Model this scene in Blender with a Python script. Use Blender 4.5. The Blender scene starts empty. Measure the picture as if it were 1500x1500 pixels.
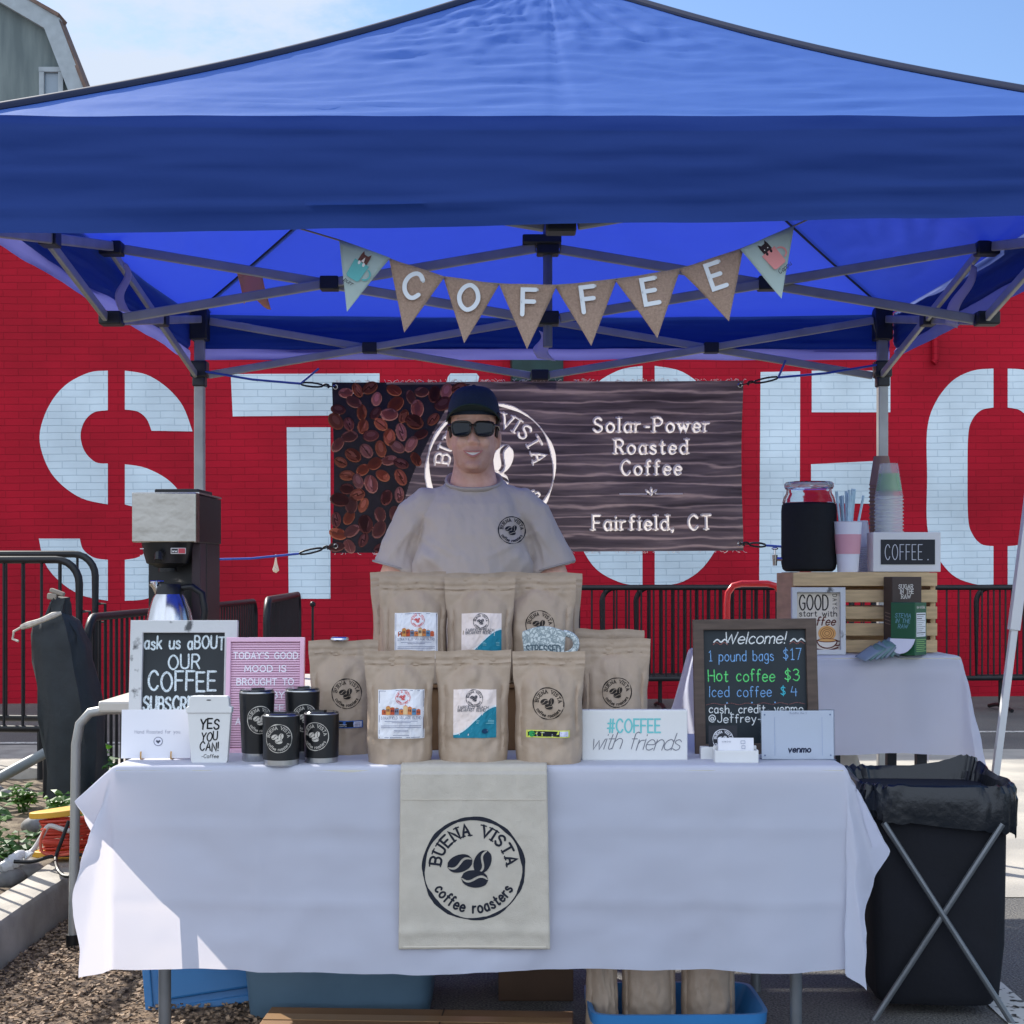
import bpy, math, random
from mathutils import Vector, Matrix, noise
R = math.radians
random.seed(7)
SC = bpy.context.scene
COL = SC.collection

# ------------------------------------------------------------------ camera, sky, sun, exposure
F_PX, CAM_Z, HOR = 2180.0, 1.2, 844.0          # focal length and horizon measured on the 1500 px photograph
cam_d = bpy.data.cameras.new('camera'); cam = bpy.data.objects.new('camera', cam_d); COL.objects.link(cam)
cam.location = (0, 0, CAM_Z); cam.rotation_euler = (R(90), 0, 0)
cam_d.sensor_width = 36; cam_d.lens = 36 * F_PX / 1500; cam_d.shift_y = (HOR - 750) / 1500
cam_d.clip_start = 0.05; cam_d.clip_end = 2000
SC.camera = cam
SUN_AZ, SUN_EL = 42.0, 39.0                     # degrees left of the view direction, above the horizon
sun_d = bpy.data.lights.new('sun', 'SUN'); sun_d.energy = 3.8; sun_d.angle = R(0.5); sun_d.color = (1, .95, .87)
sun = bpy.data.objects.new('sun', sun_d); COL.objects.link(sun)
sdir = Vector((-math.sin(R(SUN_AZ)) * math.cos(R(SUN_EL)), math.cos(R(SUN_AZ)) * math.cos(R(SUN_EL)), math.sin(R(SUN_EL))))
sun.rotation_euler = (-sdir).to_track_quat('-Z', 'Y').to_euler()
W = bpy.data.worlds.new('World'); SC.world = W; W.use_nodes = True
nt = W.node_tree; nt.nodes.clear()
def wn(t, **k):
    n = nt.nodes.new(t)
    for a, b in k.items(): setattr(n, a, b)
    return n
sky = wn('ShaderNodeTexSky', sky_type='NISHITA', sun_disc=False, sun_elevation=R(SUN_EL), sun_rotation=R(-SUN_AZ), air_density=1.0, dust_density=.6, ozone_density=1.6)
tc = wn('ShaderNodeTexCoord'); mp = wn('ShaderNodeMapping'); mp.inputs['Scale'].default_value = (1.0, 1.0, 2.2)
nz = wn('ShaderNodeTexNoise'); nz.inputs['Scale'].default_value = 4.6; nz.inputs['Detail'].default_value = 9; nz.inputs['Roughness'].default_value = .64
sx = wn('ShaderNodeSeparateXYZ'); ma = wn('ShaderNodeMath', operation='MULTIPLY_ADD'); ma.inputs[1].default_value = -.75; ma.inputs[2].default_value = .0
ad = wn('ShaderNodeMath', operation='ADD'); mr = wn('ShaderNodeMapRange', interpolation_type='SMOOTHSTEP')
mr.inputs['From Min'].default_value = .49; mr.inputs['From Max'].default_value = .70
mx = wn('ShaderNodeMix', data_type='RGBA'); mx.inputs['B'].default_value = (8.2, 7.6, 6.9, 1)
bg = wn('ShaderNodeBackground'); bg.inputs['Strength'].default_value = .08; out = wn('ShaderNodeOutputWorld')
L = nt.links.new
# bright clouds added to the unseen sky behind the camera as fill light
bk = wn('ShaderNodeMapRange', interpolation_type='SMOOTHSTEP'); bk.inputs['From Min'].default_value = .15; bk.inputs['From Max'].default_value = -.45; bk.inputs['To Max'].default_value = .62
ad2 = wn('ShaderNodeMath', operation='ADD'); br_m = wn('ShaderNodeMapRange'); br_m.inputs['From Min'].default_value = .1; br_m.inputs['From Max'].default_value = -.5; br_m.inputs['To Min'].default_value = .72; br_m.inputs['To Max'].default_value = 1.25
cl = wn('ShaderNodeVectorMath', operation='SCALE'); cl.inputs[0].default_value = (7.5, 7.5, 7.6)
L(tc.outputs['Generated'], mp.inputs['Vector']); L(mp.outputs[0], nz.inputs['Vector']); L(tc.outputs['Generated'], sx.inputs[0])
L(sx.outputs['X'], ma.inputs[0]); L(nz.outputs[0], ad.inputs[0]); L(ma.outputs[0], ad.inputs[1])
L(sx.outputs['Y'], bk.inputs['Value']); L(ad.outputs[0], ad2.inputs[0]); L(bk.outputs[0], ad2.inputs[1]); L(ad2.outputs[0], mr.inputs['Value']); L(sx.outputs['Y'], br_m.inputs['Value']); L(br_m.outputs[0], cl.inputs['Scale']); L(cl.outputs[0], mx.inputs['B'])
L(mr.outputs[0], mx.inputs['Factor']); L(sky.outputs[0], mx.inputs['A']); tint = wn('ShaderNodeMix', data_type='RGBA', blend_type='MULTIPLY'); tint.inputs['Factor'].default_value = 1; tint.inputs['B'].default_value = (.86, .98, 1.16, 1)
L(mx.outputs['Result'], tint.inputs['A']); L(tint.outputs['Result'], bg.inputs['Color']); L(bg.outputs[0], out.inputs['Surface'])
SC.view_settings.view_transform = 'Standard'; SC.view_settings.look = 'None'; SC.view_settings.exposure = .95; SC.view_settings.gamma = 1
SC.cycles.max_bounces = 10; SC.cycles.transparent_max_bounces = 24; SC.cycles.use_denoising = True

# ------------------------------------------------------------------ helpers
def at(px, py, D):                              # the point seen at photo pixel (px, py), D metres away
    return Vector(((px - 750) * D / F_PX, D, CAM_Z - (py - HOR) * D / F_PX))
def C(r, g, b):
    f = lambda c: (c / 255 / 12.92) if c <= 10 else ((c / 255 + .055) / 1.055) ** 2.4
    return (f(r), f(g), f(b), 1)
def link(o, parent=None):
    COL.objects.link(o)
    if parent: o.parent = parent
    return o
def tag(o, label=None, cat=None, group=None, kind=None):
    for k, v in (('label', label), ('category', cat), ('group', group), ('kind', kind)):
        if v: o[k] = v
    return o
def thing(name, label, cat, loc=(0, 0, 0), rot=(0, 0, 0), group=None):
    o = link(bpy.data.objects.new(name, None)); o.empty_display_size = .05
    o.location = loc; o.rotation_euler = rot
    return tag(o, label, cat, group)
def dup(root, loc=None, rot=None, label=None):
    def cp(o, par):
        c = o.copy(); COL.objects.link(c); c.parent = par
        for ch in list(o.children): cp(ch, c)
        return c
    r = cp(root, None)
    if loc is not None: r.location = loc
    if rot is not None: r.rotation_euler = rot
    if label: r['label'] = label
    return r

def mat(name, col, rough=.6, metal=0, spec=.5, var=0, vscale=8, bump=0, bscale=60, trans=0, tcol=None, dirt=None, dscale=3, stretch=None, alpha=None, transm=0, ior=1.45, coat=0, detail=6, sheen=0):
    m = bpy.data.materials.new(name); m.use_nodes = True
    n = m.node_tree; P = n.nodes['Principled BSDF']; O = n.nodes['Material Output']
    P.inputs['Base Color'].default_value = col; P.inputs['Roughness'].default_value = rough; P.inputs['Metallic'].default_value = metal
    P.inputs['Specular IOR Level'].default_value = spec; P.inputs['Transmission Weight'].default_value = transm; P.inputs['IOR'].default_value = ior
    P.inputs['Coat Weight'].default_value = coat; P.inputs['Sheen Weight'].default_value = sheen
    tc = n.nodes.new('ShaderNodeTexCoord'); src = tc.outputs['Object']
    if stretch:
        mp = n.nodes.new('ShaderNodeMapping'); mp.inputs['Scale'].default_value = stretch; n.links.new(src, mp.inputs[0]); src = mp.outputs[0]
    colsock = None
    if var or dirt:
        nz = n.nodes.new('ShaderNodeTexNoise'); nz.inputs['Scale'].default_value = dscale if dirt else vscale; nz.inputs['Detail'].default_value = detail
        n.links.new(src, nz.inputs['Vector'])
        cr = n.nodes.new('ShaderNodeValToRGB'); n.links.new(nz.outputs[0], cr.inputs[0])
        if dirt:
            cr.color_ramp.elements[0].position = .38; cr.color_ramp.elements[1].position = .62
            cr.color_ramp.elements[0].color = col; cr.color_ramp.elements[1].color = dirt
        else:
            cr.color_ramp.elements[0].position = .3; cr.color_ramp.elements[1].position = .7
            cr.color_ramp.elements[0].color = tuple(c * (1 - var) for c in col[:3]) + (1,)
            cr.color_ramp.elements[1].color = tuple(min(1, c * (1 + var)) for c in col[:3]) + (1,)
        colsock = cr.outputs[0]; n.links.new(colsock, P.inputs['Base Color'])
    if bump:
        nb = n.nodes.new('ShaderNodeTexNoise'); nb.inputs['Scale'].default_value = bscale; nb.inputs['Detail'].default_value = 5
        bp = n.nodes.new('ShaderNodeBump'); bp.inputs['Strength'].default_value = bump; bp.inputs['Distance'].default_value = .01
        n.links.new(src, nb.inputs['Vector']); n.links.new(nb.outputs[0], bp.inputs['Height']); n.links.new(bp.outputs[0], P.inputs['Normal'])
    if trans:
        t = n.nodes.new('ShaderNodeBsdfTranslucent'); t.inputs[0].default_value = tcol or col
        ms = n.nodes.new('ShaderNodeMixShader'); ms.inputs[0].default_value = trans
        n.links.new(P.outputs[0], ms.inputs[1]); n.links.new(t.outputs[0], ms.inputs[2]); n.links.new(ms.outputs[0], O.inputs['Surface'])
    if alpha is not None: P.inputs['Alpha'].default_value = alpha
    return m

class MB:
    def __init__(s): s.v = []; s.f = []
    def add(s, vs, fs):
        b = len(s.v); s.v += [tuple(v) for v in vs]; s.f += [tuple(b + i for i in f) for f in fs]; return s
    def box(s, c, d, M=None):
        c = Vector(c); x, y, z = d[0] / 2, d[1] / 2, d[2] / 2
        vs = [Vector((a * x, b * y, e * z)) for a in (-1, 1) for b in (-1, 1) for e in (-1, 1)]
        if M: vs = [M @ v for v in vs]
        return s.add([v + c for v in vs], [(0, 1, 3, 2), (4, 6, 7, 5), (0, 4, 5, 1), (2, 3, 7, 6), (0, 2, 6, 4), (1, 5, 7, 3)])
    def bar(s, p, q, w, h, up=(0, 0, 1)):
        p, q = Vector(p), Vector(q); d = (q - p); l = d.length; d.normalize()
        up = Vector(up); sd = d.cross(up)
        if sd.length < 1e-4: sd = d.cross(Vector((0, 1, 0)))
        sd.normalize(); u = sd.cross(d)
        return s.box((p + q) / 2, (w, l, h), Matrix((sd, d, u)).transposed())
    def tube(s, pts, r, n=8, closed=False, cap=True, flat=1):
        pts = [Vector(p) for p in pts]; N = len(pts); rs = r if isinstance(r, (list, tuple)) else [r] * N
        t0 = (pts[1] - pts[0]).normalized(); a = t0.orthogonal().normalized(); rings = []; vs = []
        for i in range(N):
            if closed: t = pts[(i + 1) % N] - pts[i - 1]
            else: t = pts[min(i + 1, N - 1)] - pts[max(i - 1, 0)]
            t.normalize(); a = (a - t * a.dot(t))
            if a.length < 1e-5: a = t.orthogonal()
            a.normalize(); b = t.cross(a)
            for k in range(n):
                an = 2 * math.pi * k / n; vs.append(pts[i] + (a * math.cos(an) + b * math.sin(an) * flat) * rs[i])
        fs = []
        for i in range(N if closed else N - 1):
            j = (i + 1) % N
            for k in range(n): fs.append((i * n + k, i * n + (k + 1) % n, j * n + (k + 1) % n, j * n + k))
        if cap and not closed: fs += [tuple(range(n))[::-1], tuple((N - 1) * n + k for k in range(n))]
        return s.add(vs, fs)
    def lathe(s, prof, c=(0, 0, 0), n=28, ax=None, cap=True):
        c = Vector(c); vs = []; fs = []
        for r, z in prof:
            for k in range(n):
                v = Vector((r * math.cos(2 * math.pi * k / n), r * math.sin(2 * math.pi * k / n), z))
                vs.append((ax @ v if ax else v) + c)
        for i in range(len(prof) - 1):
            for k in range(n): fs.append((i * n + k, i * n + (k + 1) % n, (i + 1) * n + (k + 1) % n, (i + 1) * n + k))
        if cap: fs += [tuple(range(n))[::-1], tuple((len(prof) - 1) * n + k for k in range(n))]
        return s.add(vs, fs)
    def ring(s, rings, cap=True):               # loft of equally long vertex rings
        n = len(rings[0]); vs = [v for r in rings for v in r]; fs = []
        for i in range(len(rings) - 1):
            for k in range(n): fs.append((i * n + k, i * n + (k + 1) % n, (i + 1) * n + (k + 1) % n, (i + 1) * n + k))
        if cap: fs += [tuple(range(n))[::-1], tuple((len(rings) - 1) * n + k for k in range(n))]
        return s.add(vs, fs)
    def ball(s, c, r, n=12, m=8, M=None):
        c = Vector(c); rr = Vector(r) if not isinstance(r, (int, float)) else Vector((r, r, r)); vs = []; fs = []
        vs.append(Vector((0, 0, -rr.z)))
        for i in range(1, m):
            a = -math.pi / 2 + math.pi * i / m
            for k in range(n): vs.append(Vector((rr.x * math.cos(a) * math.cos(2 * math.pi * k / n), rr.y * math.cos(a) * math.sin(2 * math.pi * k / n), rr.z * math.sin(a))))
        vs.append(Vector((0, 0, rr.z))); t = len(vs) - 1
        for k in range(n):
            fs.append((0, 1 + (k + 1) % n, 1 + k)); fs.append((t, t - n + k, t - n + (k + 1) % n))
            for i in range(m - 2): fs.append((1 + i * n + k, 1 + i * n + (k + 1) % n, 1 + (i + 1) * n + (k + 1) % n, 1 + (i + 1) * n + k))
        return s.add([(M @ v if M else v) + c for v in vs], fs)
    def grid(s, fn, nu, nv):
        vs = [fn(i / nu, j / nv) for j in range(nv + 1) for i in range(nu + 1)]
        return s.add(vs, [(j * (nu + 1) + i, j * (nu + 1) + i + 1, (j + 1) * (nu + 1) + i + 1, (j + 1) * (nu + 1) + i) for j in range(nv) for i in range(nu)])
    def prism(s, pts, fn, d0, d1):              # outline (u, v) put through fn(u, v, depth)
        n = len(pts); vs = [fn(u, v, d0) for u, v in pts] + [fn(u, v, d1) for u, v in pts]
        return s.add(vs, [tuple(range(n)), tuple(range(2 * n - 1, n - 1, -1))] + [(i, n + i, n + (i + 1) % n, (i + 1) % n) for i in range(n)])
    def build(s, name, m, parent=None, world=False, smooth=True, angle=40, bevel=0, solid=0, sub=0, remesh=0, sm=0):
        me = bpy.data.meshes.new(name); me.from_pydata(s.v, [], s.f); me.update()
        if smooth:
            me.polygons.foreach_set('use_smooth', [True] * len(me.polygons))
            me.set_sharp_from_angle(angle=R(angle))
        me.materials.append(m)
        o = link(bpy.data.objects.new(name, me), parent)
        if world and parent: o.location = -parent.location
        if remesh:
            k = o.modifiers.new('remesh', 'REMESH'); k.mode = 'VOXEL'; k.voxel_size = remesh; k.use_smooth_shade = True
        if sm:
            k = o.modifiers.new('smooth', 'SMOOTH'); k.factor = .5; k.iterations = sm
        if solid:
            k = o.modifiers.new('solid', 'SOLIDIFY'); k.thickness = solid; k.offset = 0
        if bevel:
            k = o.modifiers.new('bevel', 'BEVEL'); k.width = bevel; k.segments = 2; k.limit_method = 'ANGLE'; k.angle_limit = R(40)
        if sub:
            k = o.modifiers.new('sub', 'SUBSURF'); k.levels = sub; k.render_levels = sub
        return o
def nz3(x, y, z=0): return noise.noise(Vector((x, y, z)))
def fbm(x, y, z=0, o=4): return noise.fractal(Vector((x, y, z)), .9, 2.0, o)

# ------------------------------------------------------------------ flat prints: strokes, lettering, emblems
def glyphs():
    G = {}
    T = '''A 62 0,0;31,100;62,0|11,36;51,36
B 56 0,0;0,100|~0,100;34,99;50,76;34,53;0,53|~0,53;40,52;56,27;40,1;0,0
C 62 ~60,80;46,97;28,99;8,80;0,50;8,20;28,1;46,3;60,20
D 60 0,0;0,100|~0,100;30,99;54,80;60,50;54,20;30,1;0,0
E 50 50,100;0,100;0,0;50,0|0,52;42,52
F 48 50,100;0,100;0,0|0,52;42,52
G 64 ~60,80;46,97;28,99;8,80;0,50;8,20;28,1;46,2;62,16|62,16;62,45;38,45
H 58 0,0;0,100|58,0;58,100|0,52;58,52
I 8 4,0;4,100
J 42 ~42,100;42,30;34,6;18,0;4,8;0,24
K 54 0,0;0,100|52,100;0,42|17,58;56,0
L 46 0,100;0,0;46,0
M 74 0,0;6,100;37,30;68,100;74,0
N 58 0,0;0,100;58,0;58,100
O 70 @35,100;11,84;0,50;11,16;35,0;59,16;70,50;59,84
P 52 0,0;0,100|~0,100;36,99;52,74;36,49;0,48
R 56 0,0;0,100|~0,100;36,99;52,75;36,51;0,50|26,50;56,0
S 54 ~50,82;38,97;20,98;4,82;8,62;30,51;50,36;50,14;32,1;14,3;0,18
T 58 0,100;58,100|29,100;29,0
U 58 ~0,100;0,40;6,10;29,0;52,10;58,40;58,100
V 62 0,100;31,0;62,100
W 90 0,100;22,0;45,80;68,0;90,100
X 58 0,0;58,100|0,100;58,0
Y 58 0,100;29,48;58,100|29,48;29,0
Z 54 0,100;54,100;0,0;54,0
a 46 ~44,50;30,62;12,56;0,30;10,4;26,0;44,16|44,62;44,0
b 48 0,100;0,0|~0,46;16,62;38,54;48,30;38,6;18,0;0,14
c 44 ~42,50;28,62;10,54;0,30;10,6;26,0;42,10
d 48 48,100;48,0|~48,46;32,62;10,54;0,30;10,6;30,0;48,14
e 46 ~2,32;46,34;40,54;24,62;8,52;0,30;8,6;26,0;44,10
f 34 ~36,94;26,100;14,92;12,74;12,0|0,60;30,60
g 48 ~46,48;30,62;10,54;0,30;10,6;28,2;46,14|~46,62;46,-8;38,-28;20,-32;4,-22
h 46 0,100;0,0|~0,40;14,58;30,62;44,50;46,30;46,0
i 8 4,62;4,0|4,82;4,88
j 20 ~16,62;16,-10;8,-28;-4,-26|16,82;16,88
k 42 0,100;0,0|40,62;0,24|14,36;44,0
l 8 4,100;4,0
m 70 0,62;0,0|~0,42;12,60;24,60;34,46;35,0|~35,42;48,60;60,60;69,46;70,0
n 46 0,62;0,0|~0,42;14,60;30,62;44,48;46,30;46,0
o 50 @25,62;7,52;0,31;7,9;25,0;43,9;50,31;43,52
p 48 0,62;0,-32|~0,46;16,62;38,54;48,30;38,6;18,0;0,14
r 30 0,62;0,0|~0,36;10,56;30,60
s 40 ~38,50;24,62;6,56;6,42;22,33;38,22;36,6;20,0;0,10
t 32 ~14,88;14,16;22,0;34,6|0,62;32,62
u 46 ~0,62;0,24;8,4;22,0;36,6;46,22|46,62;46,0
v 46 0,62;23,0;46,62
w 66 0,62;16,0;33,54;50,0;66,62
x 42 0,62;42,0|0,0;42,62
y 46 0,62;24,2|46,62;24,2;12,-26;2,-32
z 42 0,62;42,62;0,0;42,0
1 34 4,82;20,100;20,0|4,0;36,0
3 46 ~2,88;22,100;42,84;36,60;18,53|~18,53;44,46;46,20;26,0;0,12
4 50 14,100;0,42;50,42|40,78;40,0
7 48 0,100;48,100;16,0
$ 46 ~42,80;24,92;4,78;10,58;34,44;42,24;22,8;0,20|23,106;23,-6
! 10 5,100;5,30|5,4;5,0
, 12 6,6;0,-16
. 10 5,0;5,5
- 34 2,36;32,36
# 66 20,0;30,100|44,0;54,100|4,68;66,68|0,32;62,32
' 8 4,104;4,80
@ 70 ~48,56;32,62;20,44;28,26;44,30;48,58|~48,56;50,28;64,30;70,52;58,82;30,88;4,64;4,26;26,4;52,6'''
    for ln in T.split('\n'):
        ch, w, d = ln.split(' '); st = []
        for k in d.split('|'):
            fl = k[0] if k[0] in '~@' else ''
            st.append((fl, [tuple(float(q) / 100 for q in p.split(',')) for p in k.lstrip('~@').split(';')]))
        G[ch] = (float(w) / 100, st)
    return G
GL = glyphs()
def spline(pts, closed=False, k=5):
    n = len(pts); o = []
    for i in range(n if closed else n - 1):
        p = [pts[(i + j) % n] if closed else pts[max(0, min(n - 1, i + j))] for j in (-1, 0, 1, 2)]
        for q in range(k):
            t = q / k
            o.append(tuple(.5 * (2 * p[1][a] + (p[2][a] - p[0][a]) * t + (2 * p[0][a] - 5 * p[1][a] + 4 * p[2][a] - p[3][a]) * t * t + (3 * p[1][a] - p[0][a] - 3 * p[2][a] + p[3][a]) * t ** 3) for a in range(len(p[0]))))
    if not closed: o.append(tuple(pts[-1]))
    return o
PRINT = None
class Decal:
    def __init__(s, mapf, eps=.0008, big=0.0): s.mapf = mapf; s.h = eps; s.step = 1.2e-5; s.big = big; s.rec = None; s.v = []; s.f = []; s.c = []
    def poly(s, pts, col, faces=None):
        if s.rec is not None: s.rec.append((list(pts), faces or [tuple(range(len(pts)))]))
        b = len(s.v); s.v += [tuple(s.mapf(u, v, s.h)) for u, v in pts]; s.h += s.step
        for f in (faces or [tuple(range(len(pts)))]): s.f.append(tuple(b + i for i in f)); s.c.append(col)
    def rect(s, x0, y0, x1, y1, col, n=1, m=1):
        pts = [(x0 + (x1 - x0) * i / n, y0 + (y1 - y0) * j / m) for j in range(m + 1) for i in range(n + 1)]
        s.poly(pts, col, [(j * (n + 1) + i, j * (n + 1) + i + 1, (j + 1) * (n + 1) + i + 1, (j + 1) * (n + 1) + i) for j in range(m) for i in range(n)]); s.h += s.big
    def ell(s, x, y, a, b, col, rot=0, n=20):
        c, q = math.cos(rot), math.sin(rot); P = [(a * math.cos(t * 2 * math.pi / n), b * math.sin(t * 2 * math.pi / n)) for t in range(n)]
        s.poly([(x + u * c - v * q, y + u * q + v * c) for u, v in P], col)
    def ribbon(s, pts, w, col, closed=False, cap=True):
        n = len(pts)
        if n < 2: return
        ws = w if isinstance(w, list) else [w] * n; Ls = []; Rs = []
        for i in range(n):
            a = pts[i - 1] if (closed or i) else pts[0]; b = pts[(i + 1) % n] if (closed or i < n - 1) else pts[-1]; p = pts[i]
            d1 = (p[0] - a[0], p[1] - a[1]); d2 = (b[0] - p[0], b[1] - p[1])
            l1 = math.hypot(*d1) or 1; l2 = math.hypot(*d2) or 1
            if math.hypot(*d1) < 1e-9: d1, l1 = d2, l2
            if math.hypot(*d2) < 1e-9: d2, l2 = d1, l1
            n1 = (-d1[1] / l1, d1[0] / l1); n2 = (-d2[1] / l2, d2[0] / l2); m = (n1[0] + n2[0], n1[1] + n2[1]); k = m[0] * n1[0] + m[1] * n1[1]
            if k < .35: k = .35 if k > 0 else .35
            m = (m[0] / k, m[1] / k); h = ws[i] / 2
            Ls.append((p[0] + m[0] * h, p[1] + m[1] * h)); Rs.append((p[0] - m[0] * h, p[1] - m[1] * h))
        fs = [(n + i, n + (i + 1) % n, (i + 1) % n, i) for i in range(n if closed else n - 1)]; P = Ls + Rs
        if cap and not closed:
            for (i, j, sg) in ((0, 1, 1), (n - 1, n - 2, -1)):
                d = math.atan2(pts[i][1] - pts[j][1], pts[i][0] - pts[j][0]); h = ws[i] / 2; b = len(P)
                P += [(pts[i][0] + h * math.cos(d + a), pts[i][1] + h * math.sin(d + a)) for a in (-.9, -.3, .3, .9)]
                fs.append((n + i, i, b + 3, b + 2, b + 1, b)[::sg] if sg > 0 else (i, n + i, b, b + 1, b + 2, b + 3)[::1])
                if sg > 0: fs[-1] = (i, n + i, b, b + 1, b + 2, b + 3)[::1] if False else fs[-1]
        s.poly(P, col, fs)
    def width(s, t, h, xs=1, sp=.22): return sum(((GL[c][0] if c in GL else .42) + sp) * h * xs for c in t) - sp * h * xs
    def text(s, t, x, y, h, w, col, xs=1, sp=.22, align=0, serif=0, slant=0, jit=0, arc=None, rot=0):
        tw = s.width(t, h, xs, sp); cx = -tw * align
        rnd = random.Random(len(t) * 31 + int(h * 1e4))
        for ch in t:
            if ch not in GL: cx += (.42 + sp) * h * xs; continue
            gw, st = GL[ch]; jy = rnd.uniform(-jit, jit) * h; ja = rnd.uniform(-jit, jit) * .8
            def tr(p):
                gx, gy = p; gx += slant * gy; gx, gy = gx + ja * gy, gy
                u, v = cx + gx * h * xs, gy * h + jy
                if arc:                                          # arc = (cx, cy, radius, +1 over / -1 under)
                    ox, oy, r, sg = arc; a = u / r
                    return (ox + (r + sg * v) * math.sin(a), oy + sg * (r + sg * v) * math.cos(a)) if sg > 0 else (ox + (r - v) * math.sin(a), oy - (r - v) * math.cos(a))
                if rot: return (x + u * math.cos(rot) - v * math.sin(rot), y + u * math.sin(rot) + v * math.cos(rot))
                return (x + u, y + v)
            for fl, P in st:
                q = spline(P, fl == '@') if fl else P
                if len(q) < 6 and (arc or not fl):               # split long straight strokes so they can bend
                    q2 = []
                    for i in range(len(q) - 1): q2 += [q[i], ((q[i][0] + q[i + 1][0]) / 2, (q[i][1] + q[i + 1][1]) / 2)]
                    q = q2 + [q[-1]]
                s.ribbon([tr(p) for p in q], w * h, col, fl == '@')
                if serif and fl != '@':
                    for a, b in ((P[0], P[1]), (P[-1], P[-2])):
                        dx, dy = abs(a[0] - b[0]), abs(a[1] - b[1])
                        if dy > dx * 1.2 and min(abs(a[1] - g) for g in (0, .62, 1.0, -.32)) < .04:
                            k = .13 + w * .45
                            s.ribbon([tr((a[0] - k, a[1] + (0.02 if a[1] < .3 else -.02))), tr((a[0], a[1])), tr((a[0] + k, a[1] + (0.02 if a[1] < .3 else -.02)))], w * h * .62, col, cap=False)
                        elif dx > dy and ch in 'ETFCGSL' and serif > 1:
                            s.ribbon([tr((a[0], a[1] - .16)), tr((a[0], a[1] + (.04))),], w * h * .6, col, cap=False)
            cx += (gw + sp) * h * xs
    def bean(s, x, y, a, b, rot, col, slit=.2, n=14):
        c, q = math.cos(rot), math.sin(rot)
        for sg in (1, -1):
            P = []; N = n + 1
            for i in range(N):
                t = -1 + 2 * i / n; e = b * math.sqrt(max(0, 1 - t * t)); m = b * .34 * math.sin(math.pi * t); g = b * slit * (1 - .35 * abs(t)) * .8
                lo = m + sg * g; lo = max(-e, min(e, lo)); P += [(t * a, sg * e), (t * a, lo if sg * lo < e else sg * e)]
            f = [(2 * i, 2 * i + 1, 2 * i + 3, 2 * i + 2) for i in range(n)]
            s.poly([(x + u * c - v * q, y + u * q + v * c) for u, v in P], col, f)
    def logo(s, x, y, r, col, seed=1, bold=1.0):
        n = 96; pts = []; ws = []
        for i in range(n):
            a = 2 * math.pi * i / n; k = nz3(math.cos(a) * 2.2 + seed, math.sin(a) * 2.2, seed); k2 = nz3(math.cos(a) * 11, math.sin(a) * 11, seed)
            pts.append((x + r * .95 * math.cos(a), y + r * .95 * math.sin(a))); ws.append(r * max(.022, .055 + .075 * k + .02 * k2) * bold)
        s.ribbon(pts, ws, col, True)
        s.text('BUENA VISTA', 0, 0, r * .21, .2 * bold, col, xs=1.0, sp=.3, align=.5, serif=1, arc=(x, y, r * .63, 1))
        s.text('coffee roasters', 0, 0, r * .20, .19 * bold, col, xs=.92, sp=.27, align=.5, serif=0, arc=(x, y, r * .83, -1))
        s.bean(x - .26 * r, y + .10 * r, .25 * r, .165 * r, .32, col)
        s.bean(x + .17 * r, y + .13 * r, .235 * r, .16 * r, 1.15, col)
        s.bean(x + .02 * r, y - .19 * r, .26 * r, .165 * r, -.08, col)
    def build(s, name, parent, m=None, world=False):
        me = bpy.data.meshes.new(name); me.from_pydata(s.v, [], s.f); me.update()
        a = me.color_attributes.new('Col', 'FLOAT_COLOR', 'CORNER'); k = 0
        dat = []
        for i, p in enumerate(me.polygons): dat += list(s.c[i]) * len(p.vertices)
        a.data.foreach_set('color', dat); me.materials.append(m or PRINT)
        o = link(bpy.data.objects.new(name, me), parent)
        if world: o.location = -parent.location
        return o
def printmat(name, rough=.75, chalk=0):
    m = mat(name, (1, 1, 1, 1), rough, spec=.3); n = m.node_tree; at_ = n.nodes.new('ShaderNodeAttribute'); at_.attribute_name = 'Col'
    P = n.nodes['Principled BSDF']; n.links.new(at_.outputs['Color'], P.inputs['Base Color'])
    if chalk:
        nz = n.nodes.new('ShaderNodeTexNoise'); nz.inputs['Scale'].default_value = 420; tc = n.nodes.new('ShaderNodeTexCoord'); n.links.new(tc.outputs['Object'], nz.inputs['Vector'])
        mr = n.nodes.new('ShaderNodeMapRange'); mr.inputs['From Min'].default_value = .3; mr.inputs['From Max'].default_value = .55; mr.inputs['To Min'].default_value = .45
        n.links.new(nz.outputs[0], mr.inputs[0]); n.links.new(mr.outputs[0], P.inputs['Alpha'])
    return m
PRINT = printmat('print_ink'); CHALK = printmat('chalk_marks', .9, 1); GLOSSINK = printmat('gloss_ink', .35)
flat = lambda y0: (lambda u, v, h: (u, y0 - h, v))
WHITE, BLACK, NAVYINK = C(235, 235, 232), C(22, 22, 24), C(38, 40, 50)

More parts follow.
